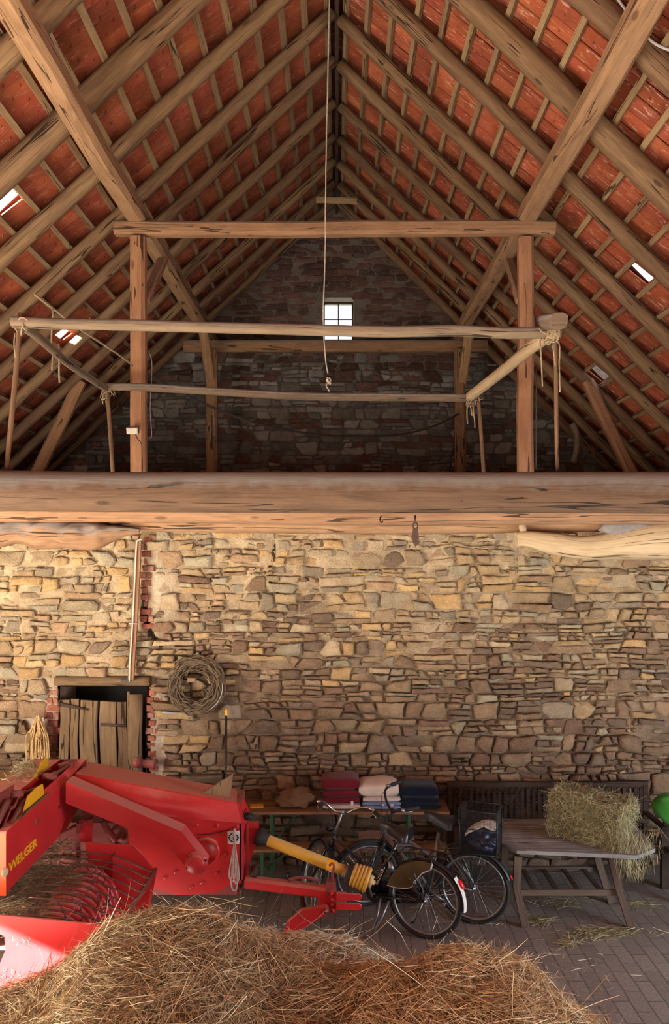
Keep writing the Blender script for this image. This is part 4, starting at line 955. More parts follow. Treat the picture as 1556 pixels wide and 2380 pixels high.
so = MB(); so.lathe(P(570, 1897, 7.15), (1, -.25, 0), [(0, .0), (0, .032), (.055, .036), (.06, .028), (.075, .028), (.075, 0)], 14); so.tube(spline([P(572, 1880, 7.1), P(568, 1890, 7.1), P(574, 1900, 7.08)], 4), .007, 6); part(so, 'electric_socket', 'rubber')
mb = MB(); mb.prism(pl([(529, 1933), (557, 1931), (557, 1961), (530, 1962)], 6.962), (0, .003, 0)); st = part(mb, 'label_plate', 'white')
mb = MB(); c = P(543, 1947, 6.958)
for i in range(12): a = 2*PI*i/12; mb.box(c+V((math.cos(a)*.042, 0, math.sin(a)*.042)), (.010, .002, .010), Matrix.Rotation(-a, 4, 'Y'))
mb.tube([c+V((math.cos(a)*.034, 0, math.sin(a)*.034)) for a in [2*PI*i/20 for i in range(20)]], .0035, 4, closed=True); mb.box(c, (.012, .002, .035)); mb.box(c+V((.006, 0, -.014)), (.024, .002, .008)); part(mb, 'printed_emblem', 'black', st)
mb = MB(); mb.tube(spline([P(458, 1940, 6.955), P(490, 1938, 6.955), P(520, 1932, 6.955), P(545, 1924, 6.955)], 5), .004, 5); tag(mb.build('string', MAT['black']), 'dark string tied across the side of the red baler', 'string')
mb = MB()
for dx, yb in ((-5, 2048), (4, 2052), (0, 2070)):
    mb.tube(spline([P(545, 1925, 6.94), P(544, 1965, 6.94), P(545-7+dx, yb-20, 6.935), P(545+dx, yb, 6.935), P(545+7+dx, yb-18, 6.935), P(547, 1965, 6.94), P(546, 1925, 6.94)], 7), .0065, 6)
mb.blob(P(545, 1938, 6.93), (.035, .03, .07), .2, sub=2); tag(mb.build('twine_loops', MAT['cord']), 'white twine hanging in loops on the end of the red baler', 'twine')
mb = MB(); mb.prism([P(468, 1846, 7.12), P(541, 1800, 7.12), P(534, 1858, 7.12)], (0, .05, 0)); tag(mb.build('wooden_wedge', MAT['lath']), 'triangular wooden wedge lying on top of the red baler', 'wedge')
# ------------------------------------------------------------------ bicycles (x forward, y left, z up from the rear wheel contact)
def bicycle(name, label, loc, head, lean, p):
    root = thing(name, label, 'bicycle', loc, None, (lean, 0, head))
    R, wb = p['R'], p['wb']
    hu, hz, tu, tz = p['headbot'][0], p['headbot'][1], p['headtop'][0], p['headtop'][1]
    ax = V((tu-hu, 0, tz-hz)).normalized()
    ST = Matrix.Translation((hu, 0, hz))@Matrix.Rotation(p['steer'], 4, ax)@Matrix.Translation((-hu, 0, -hz))
    I = Matrix.Identity(4)
    def put(mb, nm, mat, parent=root, M=I): mb.xf(M); return mb.build(nm, MAT[mat], parent, local=True)
    def wheel(cu, M, nspoke=36):
        c = V((cu, 0, R)); tr = .019
        mb = MB(); mb.tube([c+V((math.cos(a)*(R-tr), 0, math.sin(a)*(R-tr))) for a in [2*PI*i/56 for i in range(56)]], tr, 10, closed=True, up=(0, 1, 0)); ty = put(mb, 'wheel', 'rubber', root, M)
        mb = MB(); rr = R-2*tr-.010
        mb.lathe(c-V((0, .013, 0)), (0, 1, 0), [(0, rr+.012), (0, rr-.006), (.013, rr-.012), (.026, rr-.006), (.026, rr+.012), (.013, rr+.006), (0, rr+.012)], 56); put(mb, 'rim', p['rim'], ty, M)
        mb = MB(); mb.lathe(c-V((0, .05, 0)), (0, 1, 0), [(0, 0), (0, .012), (.012, .012), (.018, .032), (.022, .018), (.078, .018), (.082, .032), (.088, .012), (.10, .012), (.10, 0)], 16); put(mb, 'hub', 'alu', ty, M)
        mb = MB()
        for i in range(nspoke):
            a = 2*PI*i/nspoke; s = 1 if i % 2 else -1; b = a+(.95 if (i//2) % 2 else -.95)
            mb.tube([c+V((math.cos(b)*.028, s*.030, math.sin(b)*.028)), c+V((math.cos(a)*(rr-.008), s*.004, math.sin(a)*(rr-.008)))], .0015, 4, caps=False)
        put(mb, 'spokes', 'chrome', ty, M); return ty
    def arcband(cu, r, a0, a1, w, M, nm, mat, n=30, depth=.014):
        rows = []
        for i in range(n+1):
            a = math.radians(a0+(a1-a0)*i/n); ca, sa = math.cos(a), math.sin(a); c = V((cu, 0, R)); row = []
            for y, dr in ((-w, -depth), (-w*.75, -depth*.25), (0, 0), (w*.75, -depth*.25), (w, -depth)): row.append(c+V((ca*(r+dr), y, sa*(r+dr))))
            rows.append(row)
        mb = MB(); mb.sheet(rows); return put(mb, nm, mat, root, M)
    rw = wheel(0, I); fw = wheel(wb, ST)
    fr, fm = p['tube'], p['frame']
    bb, st, ss = V((p['bb'][0], 0, p['bb'][1])), V((p['seat'][0], 0, p['seat'][1])), V((0, 0, R))
    hb, ht = V((hu, 0, hz)), V((tu, 0, tz))
    mb = MB(); mb.tube([hb-ax*.02, ht+ax*.02], fr*1.2, 12); mb.tube([hb+ax*.02, bb], fr*p.get('dt', 1), 12); mb.tube([bb, st+(st-bb).normalized()*.03], fr, 12)
    t0 = hb.lerp(ht, .85); t1 = bb.lerp(st, p['top']); mb.tube(spline([t0, t0.lerp(t1, .5)+V((0, 0, p.get('swan', 0))), t1], 6), fr*.9, 12)
    for s in (-1, 1):
        mb.tube([bb+V((0, s*.03, 0)), ss+V((.12, s*.052, 0)), ss+V((0, s*.058, 0))], .010, 8); mb.tube([bb.lerp(st, .93)+V((0, s*.018, 0)), ss+V((.06, s*.05, .09)), ss+V((0, s*.058, 0))], .008, 8)
    mb.lathe(bb-V((0, .038, 0)), (0, 1, 0), [(0, 0), (0, .024), (.076, .024), (.076, 0)], 16); frm = put(mb, 'frame', fm)
    fh = V((wb, 0, R)); cr = hb-ax*.03
    mb = MB(); mb.tube([cr-V((0, .045, 0)), cr+V((0, .045, 0))], .016, 8)
    for s in (-1, 1): mb.tube(spline([cr+V((0, s*.042, 0)), cr.lerp(fh, .55)+V((-.012, s*.048, 0)), fh+V((0, s*.052, 0))], 5), [.014+.0*i for i in range(11)] if p['fork'] != 'shock' else .018, 10)
    put(mb, 'fork', p['forkmat'], root, ST)
    cl = V((p['clamp'][0], 0, p['clamp'][1]))
    mb = MB(); mb.tube([ht, cl], .013, 10); mb.lathe(cl-V((0, .02, 0)), (0, 1, 0), [(0, 0), (0, .020), (.04, .020), (.04, 0)], 12); put(mb, 'stem', p['stemmat'], root, ST)
    hbm = None
    mb = MB(); L = [V((cl.x+x, y, cl.z+z)) for x, y, z in p['bar']]; mb.tube(spline([V((q.x, -q.y, q.z)) for q in L[::-1]]+L[0 if L[0].y else 1:], 7), .0115, 10); hbm = put(mb, 'handlebar', p['barmat'], root, ST)
    for s in (-1, 1):
        e = [V((q.x, q.y*s, q.z)) for q in L[-2:]]; d = (e[1]-e[0]).normalized()
        mb = MB(); mb.tube([e[1]-d*.10, e[1]-d*.09, e[1]+d*.01, e[1]+d*.02], [.015, .0175, .0175, .012], 12); put(mb, 'grip', 'rubber', hbm, ST)
        mb = MB(); o = e[1]-d*.14; mb.lathe(o-V((0, 0, .012)), (0, 0, 1), [(0, 0), (0, .02), (.024, .02), (.03, .01), (.03, 0)], 12); mb.tube([o, o+d*.05+V((.03, 0, -.025)), o+d*.12+V((.025, 0, -.03))], .006, 6); put(mb, 'brake_lever', p['levermat'], hbm, ST)
    mb = MB(); e = L[-2]
    for s in (-1, 1): mb.tube(spline([V((e.x+.02, s*e.y*.9, e.z-.01)), V((e.x+.13, s*.14, e.z-.04)), V((cl.x+.10, s*.03, cl.z-.12)), hb+V((.04, s*.01, .02))], 6), .0028, 5)
    put(mb, 'brake_cables', 'black', root, ST)
    # saddle
    sd = V((p['saddle'][0], 0, p['saddle'][1])); n = 14; rows = []
    for i in range(n+1):
        t = i/n; u = .16-.29*t; w = .026+.115*max(0, (t-.22)/.78)**1.0 if t > .22 else .022+.018*t; w = min(w, .128)*(1 if t < .92 else (1-(t-.92)/.08*.35)); zt = .035+.018*math.cos(t*PI)+(.02*t*t)
        row = []
        for k in range(13):
            a = PI*k/12; y = math.cos(a)*w; z = zt-(1-math.sin(a))*(.075+.035*t)
            row.append(sd+V((u, y, z)))
        rows.append(row)
    mb = MB(); mb.sheet(rows); mb.poly(rows[-1][::-1]); mb.poly(rows[0]); put(mb, 'saddle', p['saddlemat'])
    mb = MB(); mb.tube([st, sd+V((-.01, 0, -.01))], .0125, 10)
    for s in (-1, 1): mb.tube([sd+V((.12, s*.012, .0)), sd+V((0, s*.022, -.018)), sd+V((-.10, s*.05, -.01))], .004, 6); mb.lathe(sd+V((-.06, s*.045, -.06)), (0, 0, 1), [(0, 0), (0, .018), (.05, .018), (.05, 0)], 10)
    put(mb, 'seat_post', p['postmat'])
    # crank, pedals
    ck = None
    for s, a in ((1, p['crank']), (-1, p['crank']+PI)):
        e = bb+V((math.cos(a)*.165, s*.085, math.sin(a)*.165)); mb = MB(); mb.tube([bb+V((0, s*.055, 0)), e], [.013, .010], 8); c_ = put(mb, 'crank', 'alu')
        mb = MB(); o = e+V((0, s*.06, 0))
        for dx in (-.032, .032): mb.box(o+V((dx, 0, 0)), (.006, .095, .022))
        for dy in (-.045, .045): mb.box(o+V((0, dy, 0)), (.07, .006, .022))
        mb.box(o, (.02, .1, .016)); put(mb, 'pedal', 'chrome', c_)
    if p['case']:
        mb = MB(); pts = []
        for i in range(13): a = PI*.5+PI*i/12*-1; pts.append(V((bb.x, -.055, bb.z))+V((math.cos(a)*.11, 0, math.sin(a)*.11)))
        for i in range(9): a = -PI/2-PI*i/8; pts.append(V((0, -.055, R))+V((math.cos(a)*.055, 0, math.sin(a)*.055)))
        mb.prism(pts, (0, -.03, 0)); put(mb, 'chain_case', 'bikeblack')
    else:
        mb = MB(); mb.lathe(bb+V((0, -.05, 0)), (0, 1, 0), [(0, .085), (.004, .09), (.008, .085)], 24); mb.tube([bb+V((0, -.045, .088)), V((0, -.045, R+.04))], .004, 4); mb.tube([bb+V((0, -.045, -.088)), V((0, -.045, R-.04))], .004, 4); put(mb, 'chain', 'black')
    # rack
    rz, ru = p['rack'][2], p['rack'][:2]
    mb = MB()
    for s in (-1, 1):
        y = s*.065; mb.tube(spline([V((ru[0]+.05, y*.4, rz-.05)), V((ru[0], y, rz)), V(((ru[0]+ru[1])/2, y, rz+.004)), V((ru[1], y, rz)), V((ru[1]-.03, y*.7, rz-.03))], 5), .006, 6)
        mb.tube([V((ru[1]*.45, y, rz)), V((0, s*.062, R))], .005, 6); mb.tube([V((ru[0]*.7, y, rz)), V((0, s*.062, R))], .005, 6)
    for k in range(4): u = ru[0]+(ru[1]-ru[0])*(k+.5)/4; mb.tube([V((u, -.065, rz)), V((u, .065, rz))], .0045, 6)
    put(mb, 'luggage_rack', 'bikeblack')
    f0, f1, fs = p['fender']
    arcband(0, R+.028, f0, f1, .030, I, 'rear_mudguard', p['fmat'])
    if fs: arcband(0, R+.031, f1, fs, .031, I, 'mudguard_tail', 'white', 12)
    arcband(wb, R+.026, p['ff'][0], p['ff'][1], .028, ST, 'front_mudguard', p['fmat'])
    a = math.radians(p['refl']); c = V((0, 0, R))+V((math.cos(a), 0, math.sin(a)))*(R+.040)
    mb = MB(); rs = p.get('rs', 1); mb.blob(c, (.028*rs, .05*rs, .085*rs), 0, sub=2, p=3, M=Matrix.Rotation(PI/2-a+PI/2, 4, 'Y')); put(mb, 'rear_reflector', 'reflector')
    if p['guard']:
        for s in (-1, 1):
            y = s*.042; pts = []
            for i in range(15): a = math.radians(14+(103-14)*i/14); pts.append(V((math.cos(a)*(R+.012), y, R+math.sin(a)*(R+.012))))
            inn = [V((-.068, y, R+.30)), V((.02, y, R+.25)), V((.094, y, R+.16)), V((.11, y, R+.115)), V((.16, y, R+.09)), V((.26, y, R+.08))]
            mb = MB(); mb.prism(pts+inn, (0, s*.003, 0)); g = put(mb, 'coat_guard', 'skirt')
            mb = MB(); mb.tube([pts[-1]]+inn+[pts[0]], .0055, 5); put(mb, 'guard_piping', 'white', g)
    if p['stand']:
        mb = MB(); mb.tube([V((.42, .03, .30)), V((.43, .09, .16)), V((.445, .20, .012))], [.012, .011, .013], 8); mb.tube([V((.34, .02, .29)), V((.38, .09, .17)), V((.435, .19, .03))], [.012, .011, .011], 8); put(mb, 'kickstand', 'alu')
        mb = MB(); mb.tube([V((0, .075, R)), V((.06, .085, R-.15))], .007, 8); q = put(mb, 'stand_strut', 'alu')
        mb = MB(); mb.tube([V((.06, .085, R-.15)), V((.075, .09, R-.18)), V((.11, .09, R-.19))], .010, 8); put(mb, 'rubber_foot', 'rubber', q)
        mb = MB(); mb.lathe(V((.29, .05, .58)), (.5, 0, 1), [(0, 0), (0, .022), (.06, .026), (.07, .015), (.09, .015), (.09, 0)], 12); put(mb, 'dynamo', 'alu')
        mb = MB(); o = hb+V((.09, 0, .14)); mb.lathe(o-V((.03, 0, 0)), (1, 0, 0), [(0, 0), (.0, .02), (.03, .036), (.07, .042), (.075, .038), (.076, 0)], 16); put(mb, 'front_lamp', 'bikeblack', root, ST)
    return root, put, ST
b1, put1, ST1 = bicycle('city_bicycle', 'black Dutch city bicycle with olive coat guards and white mudguard tail', (.80, 7.26, 0), math.radians(155.6), 0.0,
    dict(R=.35, wb=1.13, steer=math.radians(-47), headbot=(.935, .70), headtop=(.90, .80), tube=.0155, frame='bikeblack', bb=(.50, .315), seat=(.285, .80), top=.30, fork='x', forkmat='bikeblack',
         clamp=(.83, 1.03), stemmat='alu', bar=[(0, 0, 0), (.035, .07, .0), (.03, .16, .05), (-.03, .245, .075), (-.10, .285, .06), (-.20, .30, .035)], barmat='chrome', levermat='chrome', rim='alu',
         saddle=(.27, .945), saddlemat='saddle', postmat='alu', crank=math.radians(80), case=True, rack=(.20, -.20, .775), fender=(165, 128, None), fmat='bikeblack', ff=(172, 20), refl=150, guard=True, stand=True) | dict(fender=(8, 138, 186), ff=(-10, 150)))
t = text('lettering', 'GAZELLE', .034, MAT['white'], Matrix.Identity(4), b1, .0008, 0, .001, 'CENTER', 1.25)
d = (V((.285, 0, .80))-V((.50, 0, .315))).normalized(); nn = V((0, 1, 0)); yv = nn.cross(d)
t.data.transform(Matrix(((d.x, yv.x, nn.x, .425), (d.y, yv.y, nn.y, .0165), (d.z, yv.z, nn.z, .485), (0, 0, 0, 1))))
b2, put2, ST2 = bicycle('bicycle', 'grey bicycle with a black mesh box on its rear rack, behind the black one', (1.285, 7.55, 0), math.radians(159.5), 0.0,
    dict(R=.34, wb=1.05, steer=math.radians(34), headbot=(.875, .70), headtop=(.835, .84), tube=.019, dt=1.15, frame='bikegrey', bb=(.42, .28), seat=(.335, .79), top=.55, fork='shock', forkmat='black',
         clamp=(.79, .97), stemmat='black', bar=[(0, 0, 0), (.02, .05, .01), (.03, .14, .06), (.01, .22, .11), (-.06, .27, .135), (-.16, .285, .15)], barmat='black', levermat='alu', rim='alu',
         saddle=(.315, .955), saddlemat='saddle2', postmat='black', crank=math.radians(205), case=False, rack=(.22, -.19, .70), fender=(20, 160, None), fmat='black', ff=(25, 140), refl=158, guard=False, stand=False, rs=.55))
# wire box on the rear rack of the grey bicycle
mb = MB(); x0, x1, w0, z0, z1 = -.235, .095, .145, .71, 1.10
for s in (-1, 1):
    for a, b in (((x0, z0), (x1, z0)), ((x1, z0), (x1+.015, z1)), ((x1+.015, z1), (x0-.015, z1)), ((x0-.015, z1), (x0, z0))): mb.tube([V((a[0], s*w0, a[1])), V((b[0], s*w0, b[1]))], .0055, 6)
for x, z in ((x0, z0), (x1, z0), (x1+.015, z1), (x0-.015, z1), (x0-.01, .93), (x1+.008, .93)): mb.tube([V((x, -w0, z)), V((x, w0, z))], .0055, 6)
for s in (-1, 1): mb.tube([V((x0-.01, s*w0, .93)), V((x1+.008, s*w0, .93))], .0045, 6)
bk = put2(mb, 'rack_box', 'black')
mb = MB(); st_ = .013
k = x0
while k < x1:
    for s in (-1, 1): mb.tube([V((k, s*w0, z0)), V((k, s*w0, z1))], .0013, 3, caps=False)
    k += st_
k = -w0
while k < w0:
    for x in (x0, x1): mb.tube([V((x, k, z0)), V((x, k, z1))], .0013, 3, caps=False)
    k += st_
k = z0
while k < z1:
    mb.tube([V((x0, -w0, k)), V((x1, -w0, k)), V((x1, w0, k)), V((x0, w0, k))], .0013, 3, caps=False, closed=True); k += st_
put2(mb, 'box_mesh', 'black', bk)
mb = MB(); mb.box(V((-.07, 0, z0)), (.32, .28, .006)); put2(mb, 'box_floor', 'black', bk)
M2 = b2.matrix_basis if False else Matrix.Translation(b2.location)@Matrix.Rotation(math.radians(159.5), 4, 'Z')
mb = MB(); mb.blob(V((-.09, .02, .80)), (.26, .20, .16), .35, 2.2, 3.0, 4, 2.6); mb.blob(V((-.06, .04, .885)), (.09, .08, .10), .4, 3, 5.0, 3); mb.xf(M2)
tag(mb.build('plastic_bag', MAT['bag']), 'crumpled navy bag inside the mesh box of the grey bicycle', 'bag')
rows = []
for i in range(15):
    row = []
    for j in range(11):
        u, v = i/14, j/10; row.append(M2@V((-.215+.28*u, -.11+.2*v, .885+.075*math.sin(u*3.0)*.8*(1-u*.3)-.03*u+.018*noise.noise(V((u*4, v*4, 1)))+.06*(1-u))))
    rows.append(row)
mb = MB(); mb.sheet(rows); mb.sheet([[q-V((0, 0, .022)) for q in r] for r in rows]); mb.sheet([rows[0], [q-V((0, 0, .022)) for q in rows[0]]]); mb.sheet([rows[-1], [q-V((0, 0, .022)) for q in rows[-1]]])
e0 = [r[0] for r in rows]; e1 = [r[-1] for r in rows]
for e in (e0, e1): mb.sheet([e, [q-V((0, 0, .022)) for q in e]])
tag(mb.build('white_cloth', MAT['white']), 'white folded cloth on top of the navy bag in the mesh box', 'cloth')
# script on the grey down tube
d = V((.42-.875, 0, .28-.70)).normalized(); nn = V((0, 1, 0)); yv = nn.cross(d)
t = text('script', 'Glide', .075, MAT['black'], Matrix.Identity(4), b2, .0008, .35, 0, 'CENTER') if False else None
mb = MB(); mb.tube(spline([V((.78, .0235, .625)), V((.76, .0235, .60)), V((.74, .0235, .605)), V((.735, .0235, .575)), V((.71, .0235, .575)), V((.70, .0235, .545)), V((.685, .0235, .545)), V((.67, .0235, .515))], 4), .0022, 4); put2(mb, 'painted_script', 'black')
# ------------------------------------------------------------------ doorway things on the wall
dl = tag(None, None) if False else None
mb = MB(); mb.tube(wob(linepts(P(132, 1582, 8.98), P(352, 1582, 8.98), 14), .012, 2, 4), .085, 10, 6, .62, up=(0, 0, 1), amp=.05); tag(mb.build('door_lintel', MAT['plank']), 'rough old wooden lintel over the small doorway', kind='structure')
dr = thing('door_1', 'weathered plank door of the small doorway in the stone wall', 'door', P(220, 1790, 8.95)); dr['kind'] = 'structure'
plk = [(138, 163, 1626), (163, 184, 1624), (185, 229, 1628), (231, 273, 1630), (273, 297, 1632)]
for i, (x0, x1, yt) in enumerate(plk):
    mb = MB(); a = P((x0+x1)/2, yt, 8.96); w = (x1-x0-2)*8.96/F; yb = P(0, 0, 1).z
    mb.tube(wob([V((a.x+(.01*math.sin(k*1.7+i)), 8.96, a.z*(1-k/8))) for k in range(9)], .006, 3, i), w/2, 8, 9, .028/w*1.3, up=(0, 1, 0), smooth=False, seed=i*1.3); mb.build('plank', MAT['plank'], dr)
mb = MB(); a, b = P(138, 1637, 8.92), P(206, 1650, 8.92); mb.tube([a, a.lerp(b, .5), b], [.022, .016, .006], 8, 5, .35, up=(0, 1, 0)); mb.lathe(a+V((.0, 0, -.03)), (0, 0, 1), [(0, 0), (0, .016), (.07, .016), (.07, 0)], 10); mb.build('strap_hinge', MAT['rust'], dr)
mb = MB(); a, b = P(234, 1684, 8.93), P(291, 1687, 8.93); mb.tube([a, b], .016, 8, 5, .3, up=(0, 1, 0)); mb.build('iron_bar', MAT['rust'], dr)
mb = MB(); a = P(315, 1614, 8.94); mb.tube(wob([V((a.x, 8.94, a.z*(1-k/10)+.0)) for k in range(11)], .008, 2, 7), .075, 10, 7, .5, up=(0, 1, 0)); tag(mb.build('door_post', MAT['plank']), 'brown upright beam standing at the right edge of the plank door', 'post')
mb = MB(); a = P(299, 1607, 8.93); mb.tube([V((a.x, 8.93, a.z)), V((a.x, 8.93, 0))], .018, 4, 2, rot=PI/4, smooth=False); tag(mb.build('batten', MAT['plank']), 'narrow batten between the plank door and the brown upright beam', 'batten')
mb = MB(); mb.box(V((-2.6, 9.75, 1.0)), (1.4, .04, 2.1)); MAT['darkvoid'] = plain('painted passage shade', (.03, .027, .025), .95); tag(mb.build('wall_passage_shade', MAT['darkvoid']), 'dark sheet standing in for shade behind the small doorway', kind='structure')  # near-black sheet added to paint the shade inside the doorway
mb = MB(); mb.tube([P(282, 1583, 8.86), P(305, 1581, 8.86)], .02, 4, rot=PI/4, smooth=False); tag(mb.build('iron_plate', MAT['black']), 'dark iron plate on the lintel under the cable batten', 'plate')
cb = thing('cable_batten', 'reddish vertical wooden batten carrying a white cable above the doorway', 'batten', P(304, 1578, 8.9))
mb = MB(); mb.tube(wob([P(322, 1257, 8.87), P(316, 1400, 8.87), P(311, 1480, 8.87), P(305, 1580, 8.87)], .004, 3), .035, 8, 7, .7, up=(0, 1, 0), smooth=False); mb.build('batten', MAT['post'], cb)
mb = MB(); mb.tube(spline([P(329, 1254, 8.85), P(320, 1257, 8.83), P(317, 1275, 8.83), P(309, 1440, 8.83), P(303, 1530, 8.83), P(301, 1584, 8.83)], 6), .0085, 6); mb.build('cable', MAT['copper'], cb)
mb = MB(); mb.tube([P(300, 1449, 8.83), P(321, 1450, 8.83)], .006, 5); mb.build('cable_clip', MAT['copper'], cb)
mb = MB(); a, b = P(312, 1768, 8.86), P(366, 1774, 8.9); ax = (b-a).normalized(); L = (b-a).length; mb.lathe(a, ax, [(0, 0), (0, .058), (.09, .058), (.09, .045), (L*.8, .045), (L*.8, .055), (L, .055), (L, 0)], 16); mb.xf(Matrix.Translation((0, -.06, 0))); tag(mb.build('clay_pipe', MAT['dullred']), 'short brown clay pipe lying against the wall right of the door', 'pipe')
# rope hank hung left of the door
rng = random.Random(3); mb = MB()
for k in range(56):
    x0 = rng.uniform(-.07, .07); lx = x0*1.5+rng.uniform(-.02, .02); yb = rng.uniform(1752, 1790); o = P(90, 1664, 8.86); b = P(90, yb, 8.86)
    mb.tube(spline([o+V((rng.uniform(-.012, .012), rng.uniform(-.02, .02), rng.uniform(-.02, .02))), o+V((x0, rng.uniform(-.05, .02), -.12)), V((o.x+lx, o.y+rng.uniform(-.05, .03), (o.z+b.z)/2)), V((o.x+lx*1.1, o.y+rng.uniform(-.04, .03), b.z))], 5), .0065, 5)
mb.tube([P(84, 1712, 8.80), P(92, 1722, 8.79), P(98, 1714, 8.82)], .008, 5); tag(mb.build('twine_hank', MAT['rope']), 'hank of straw coloured baler twine hanging left of the plank door', 'twine')
mb = MB(); mb.tube(spline([P(104, 1722, 8.86), P(107, 1735, 8.85), P(104, 1752, 8.86), P(102, 1775, 8.86)], 5), .008, 5); tag(mb.build('short_cord', MAT['white']), 'short white cord hanging beside the hank of twine', 'cord')
# wreath
wr = thing('twig_wreath', 'large wreath of dried twigs hanging on the stone wall', 'wreath', P(457, 1592, 8.86)); rng = random.Random(9); mb = MB(); c = P(457, 1592, 8.83)
for k in range(120):
    a0 = rng.uniform(0, 2*PI); L = rng.uniform(.9, 2.4); r0 = rng.uniform(.17, .315); r1 = min(.335, max(.165, r0+rng.uniform(-.10, .10))); dy = rng.uniform(-.09, .07); dy2 = rng.uniform(-.09, .07); n = 12
    mb.tube([c+V((math.cos(a0+L*i/n)*(r0+(r1-r0)*i/n+.012*math.sin(i*1.3+k)), dy+(dy2-dy)*i/n, math.sin(a0+L*i/n)*(r0+(r1-r0)*i/n+.012*math.sin(i*1.3+k))*1.02)) for i in range(n+1)], rng.uniform(.004, .008), 5)
mb.build('twigs', MAT['twig'], wr)
mb = MB(); mb.tube([c+V((math.cos(a)*.25, .0, math.sin(a)*.255)) for a in [2*PI*i/28 for i in range(28)]], .045, 8, closed=True, amp=.25, nf=6, up=(0, 1, 0)); mb.build('twig_core', MAT['twig'], wr)
mb = MB(); mb.tube(spline([c+V((math.cos(a)*.30, -.10, math.sin(a)*.30)) for a in [-1.0+.16*i for i in range(8)]], 3), .005, 5); mb.build('binding_wire', MAT['cord'], wr)
mb = MB(); mb.box(P(448, 1576, 8.80), (.085, .16, .05), Matrix.Rotation(.15, 4, 'X'), .006); tag(mb.build('wall_peg', MAT['lath']), 'wooden peg in the wall that carries the twig wreath', 'peg')
# rod with orange head
rd = thing('marking_rod', 'thin black rod with an orange head leaning on the stone wall', 'rod', P(525, 1820, 8.85))
mb = MB(); mb.tube([P(526, 1662, 8.88), P(524, 1990, 8.70)], .012, 8); mb.build('rod', MAT['black'], rd)
mb = MB(); mb.box(P(526, 1656, 8.88), (.028, .02, .07), None, .004); mb.build('orange_head', MAT['sticker'], rd)
mb = MB(); a, b = P(528, 1662, 8.9), P(560, 1668, 8.9); mb.tube(wob(linepts(P(378, 1655, 8.93), P(424, 1660, 8.93), 5), .006, 4), .012, 6, 3); tag(mb.build('slat', MAT['greywood']), 'thin grey slat stuck in the wall below the wreath', 'slat')
# plank shelf behind the baler
mb = MB(); mb.box(V((-3.6, 8.35, 1.13)), (1.35, .5, .05), None, .005); mb.box(V((-4.1, 8.35, .56)), (.08, .4, 1.10)); mb.box(V((-3.1, 8.35, .56)), (.08, .4, 1.10)); tag(mb.build('plank_bench', MAT['benchtop']), 'brown plank workbench behind the baler at the left edge', 'bench')

# ------------------------------------------------------------------ beer table and bench at the wall
def trestle(name, label, cat, x0, x1, y0, y1, zt, th, legs):
    r = thing(name, label, cat, ((x0+x1)/2, (y0+y1)/2, 0))
    mb = MB(); mb.box(((x0+x1)/2, (y0+y1)/2, zt-th/2), (x1-x0, y1-y0, th), None, .008); mb.build('top_board', MAT['benchtop'], r)
    for lx in legs:
        mb = MB(); yc = (y0+y1)/2; hw = (y1-y0)*.42
        for s in (-1, 1): mb.tube([V((lx, yc+s*hw*.55, zt-th)), V((lx, yc+s*hw, .0))], .022, 4, rot=PI/4, smooth=False)
        mb.tube([V((lx, yc-hw*.85, .16)), V((lx, yc+hw*.85, .16))], .016, 4, rot=PI/4, smooth=False); mb.tube([V((lx, yc-hw*.6, zt-th-.02)), V((lx, yc+hw*.6, zt-th-.02))], .018, 4, rot=PI/4, smooth=False)
        dx = .30 if lx < (x0+x1)/2 else -.30
        mb.tube([V((lx, yc, .34*zt/.76)), V((lx+dx, yc, zt-th-.01))], .013, 4, rot=PI/4, smooth=False); mb.build('folding_leg', MAT['green'], r)
    return r
XT = P(1047, 0, 8.42).x
trestle('beer_table', 'long brown beer garden table with green folding legs at the wall', 'table', XT-2.3, XT, 8.42, 8.86, .765, .03, [XT-1.88, XT-.42])
trestle('beer_bench', 'low brown beer garden bench in front of the long table', 'bench', XT-2.34, XT-.05, 8.14, 8.38, .475, .03, [XT-1.95, XT-.45])
ZT = .767
def folded(name, label, cat, group, cx, cy, z, w, d, h, mat, seed, puff=.12, fold=True, M=None):
    """a folded textile: rounded slab with a rolled front fold"""
    mb = MB(); rows = []; n = 22
    for i in range(15):
        u = i/14*2-1; row = []
        for k in range(n):
            a = 2*PI*k/n; ca, sa = math.cos(a), math.sin(a); pw = 5
            rr = (abs(ca)**pw+abs(sa)**pw)**(-1/pw); e = (1-abs(u)**7)**.4 if abs(u) < 1 else .35
            e = max(e, .55); q = V((cx+u*w/2, cy+ca*rr*d/2*(.94+.06*e), z+h/2+sa*rr*h/2*e))
            q += V((.010*noise.noise(q*6+V((seed, 0, 0))), .012*noise.noise(q*7+V((0, seed, 0))), (.35*h*puff*2)*noise.noise(V((q.x*5, q.y*5, seed)))*(1 if sa > 0 else .2)))
            row.append(q)
        rows.append(row)
    mb.sheet(rows, True, True); mb.poly(rows[0][::-1]); mb.poly(rows[-1])
    return tag(mb.build(name, MAT[mat]), label, cat, group)
def X8(x, Y=8.55): return P(x, 0, Y).x
gb = 'folded blankets on the beer table'
xa, xb = X8(750), X8(838); c1, w1 = (xa+xb)/2, xb-xa
o = folded('blanket', 'cream cushion at the bottom of the maroon pile', 'cushion', gb, c1, 8.66, ZT, w1*.98, .36, .055, 'cream', 1)
mb = MB(); mb.box(P(819, 1867, 8.475), (.028, .004, .042)); mb.build('care_label', MAT['white'], o)
z = ZT+.056
for i, (h, lb) in enumerate(((.075, 'maroon blanket, lowest of the three in its pile'), (.085, 'maroon blanket in the middle of the maroon pile'), (.11, 'plump maroon blanket on top of the maroon pile'))):
    folded('blanket', lb, 'blanket', gb, c1+(.0, .0, -.01)[i], 8.66, z, w1*(1.0, .98, .99)[i], .36, h, 'maroon', 3+i); z += h-.004
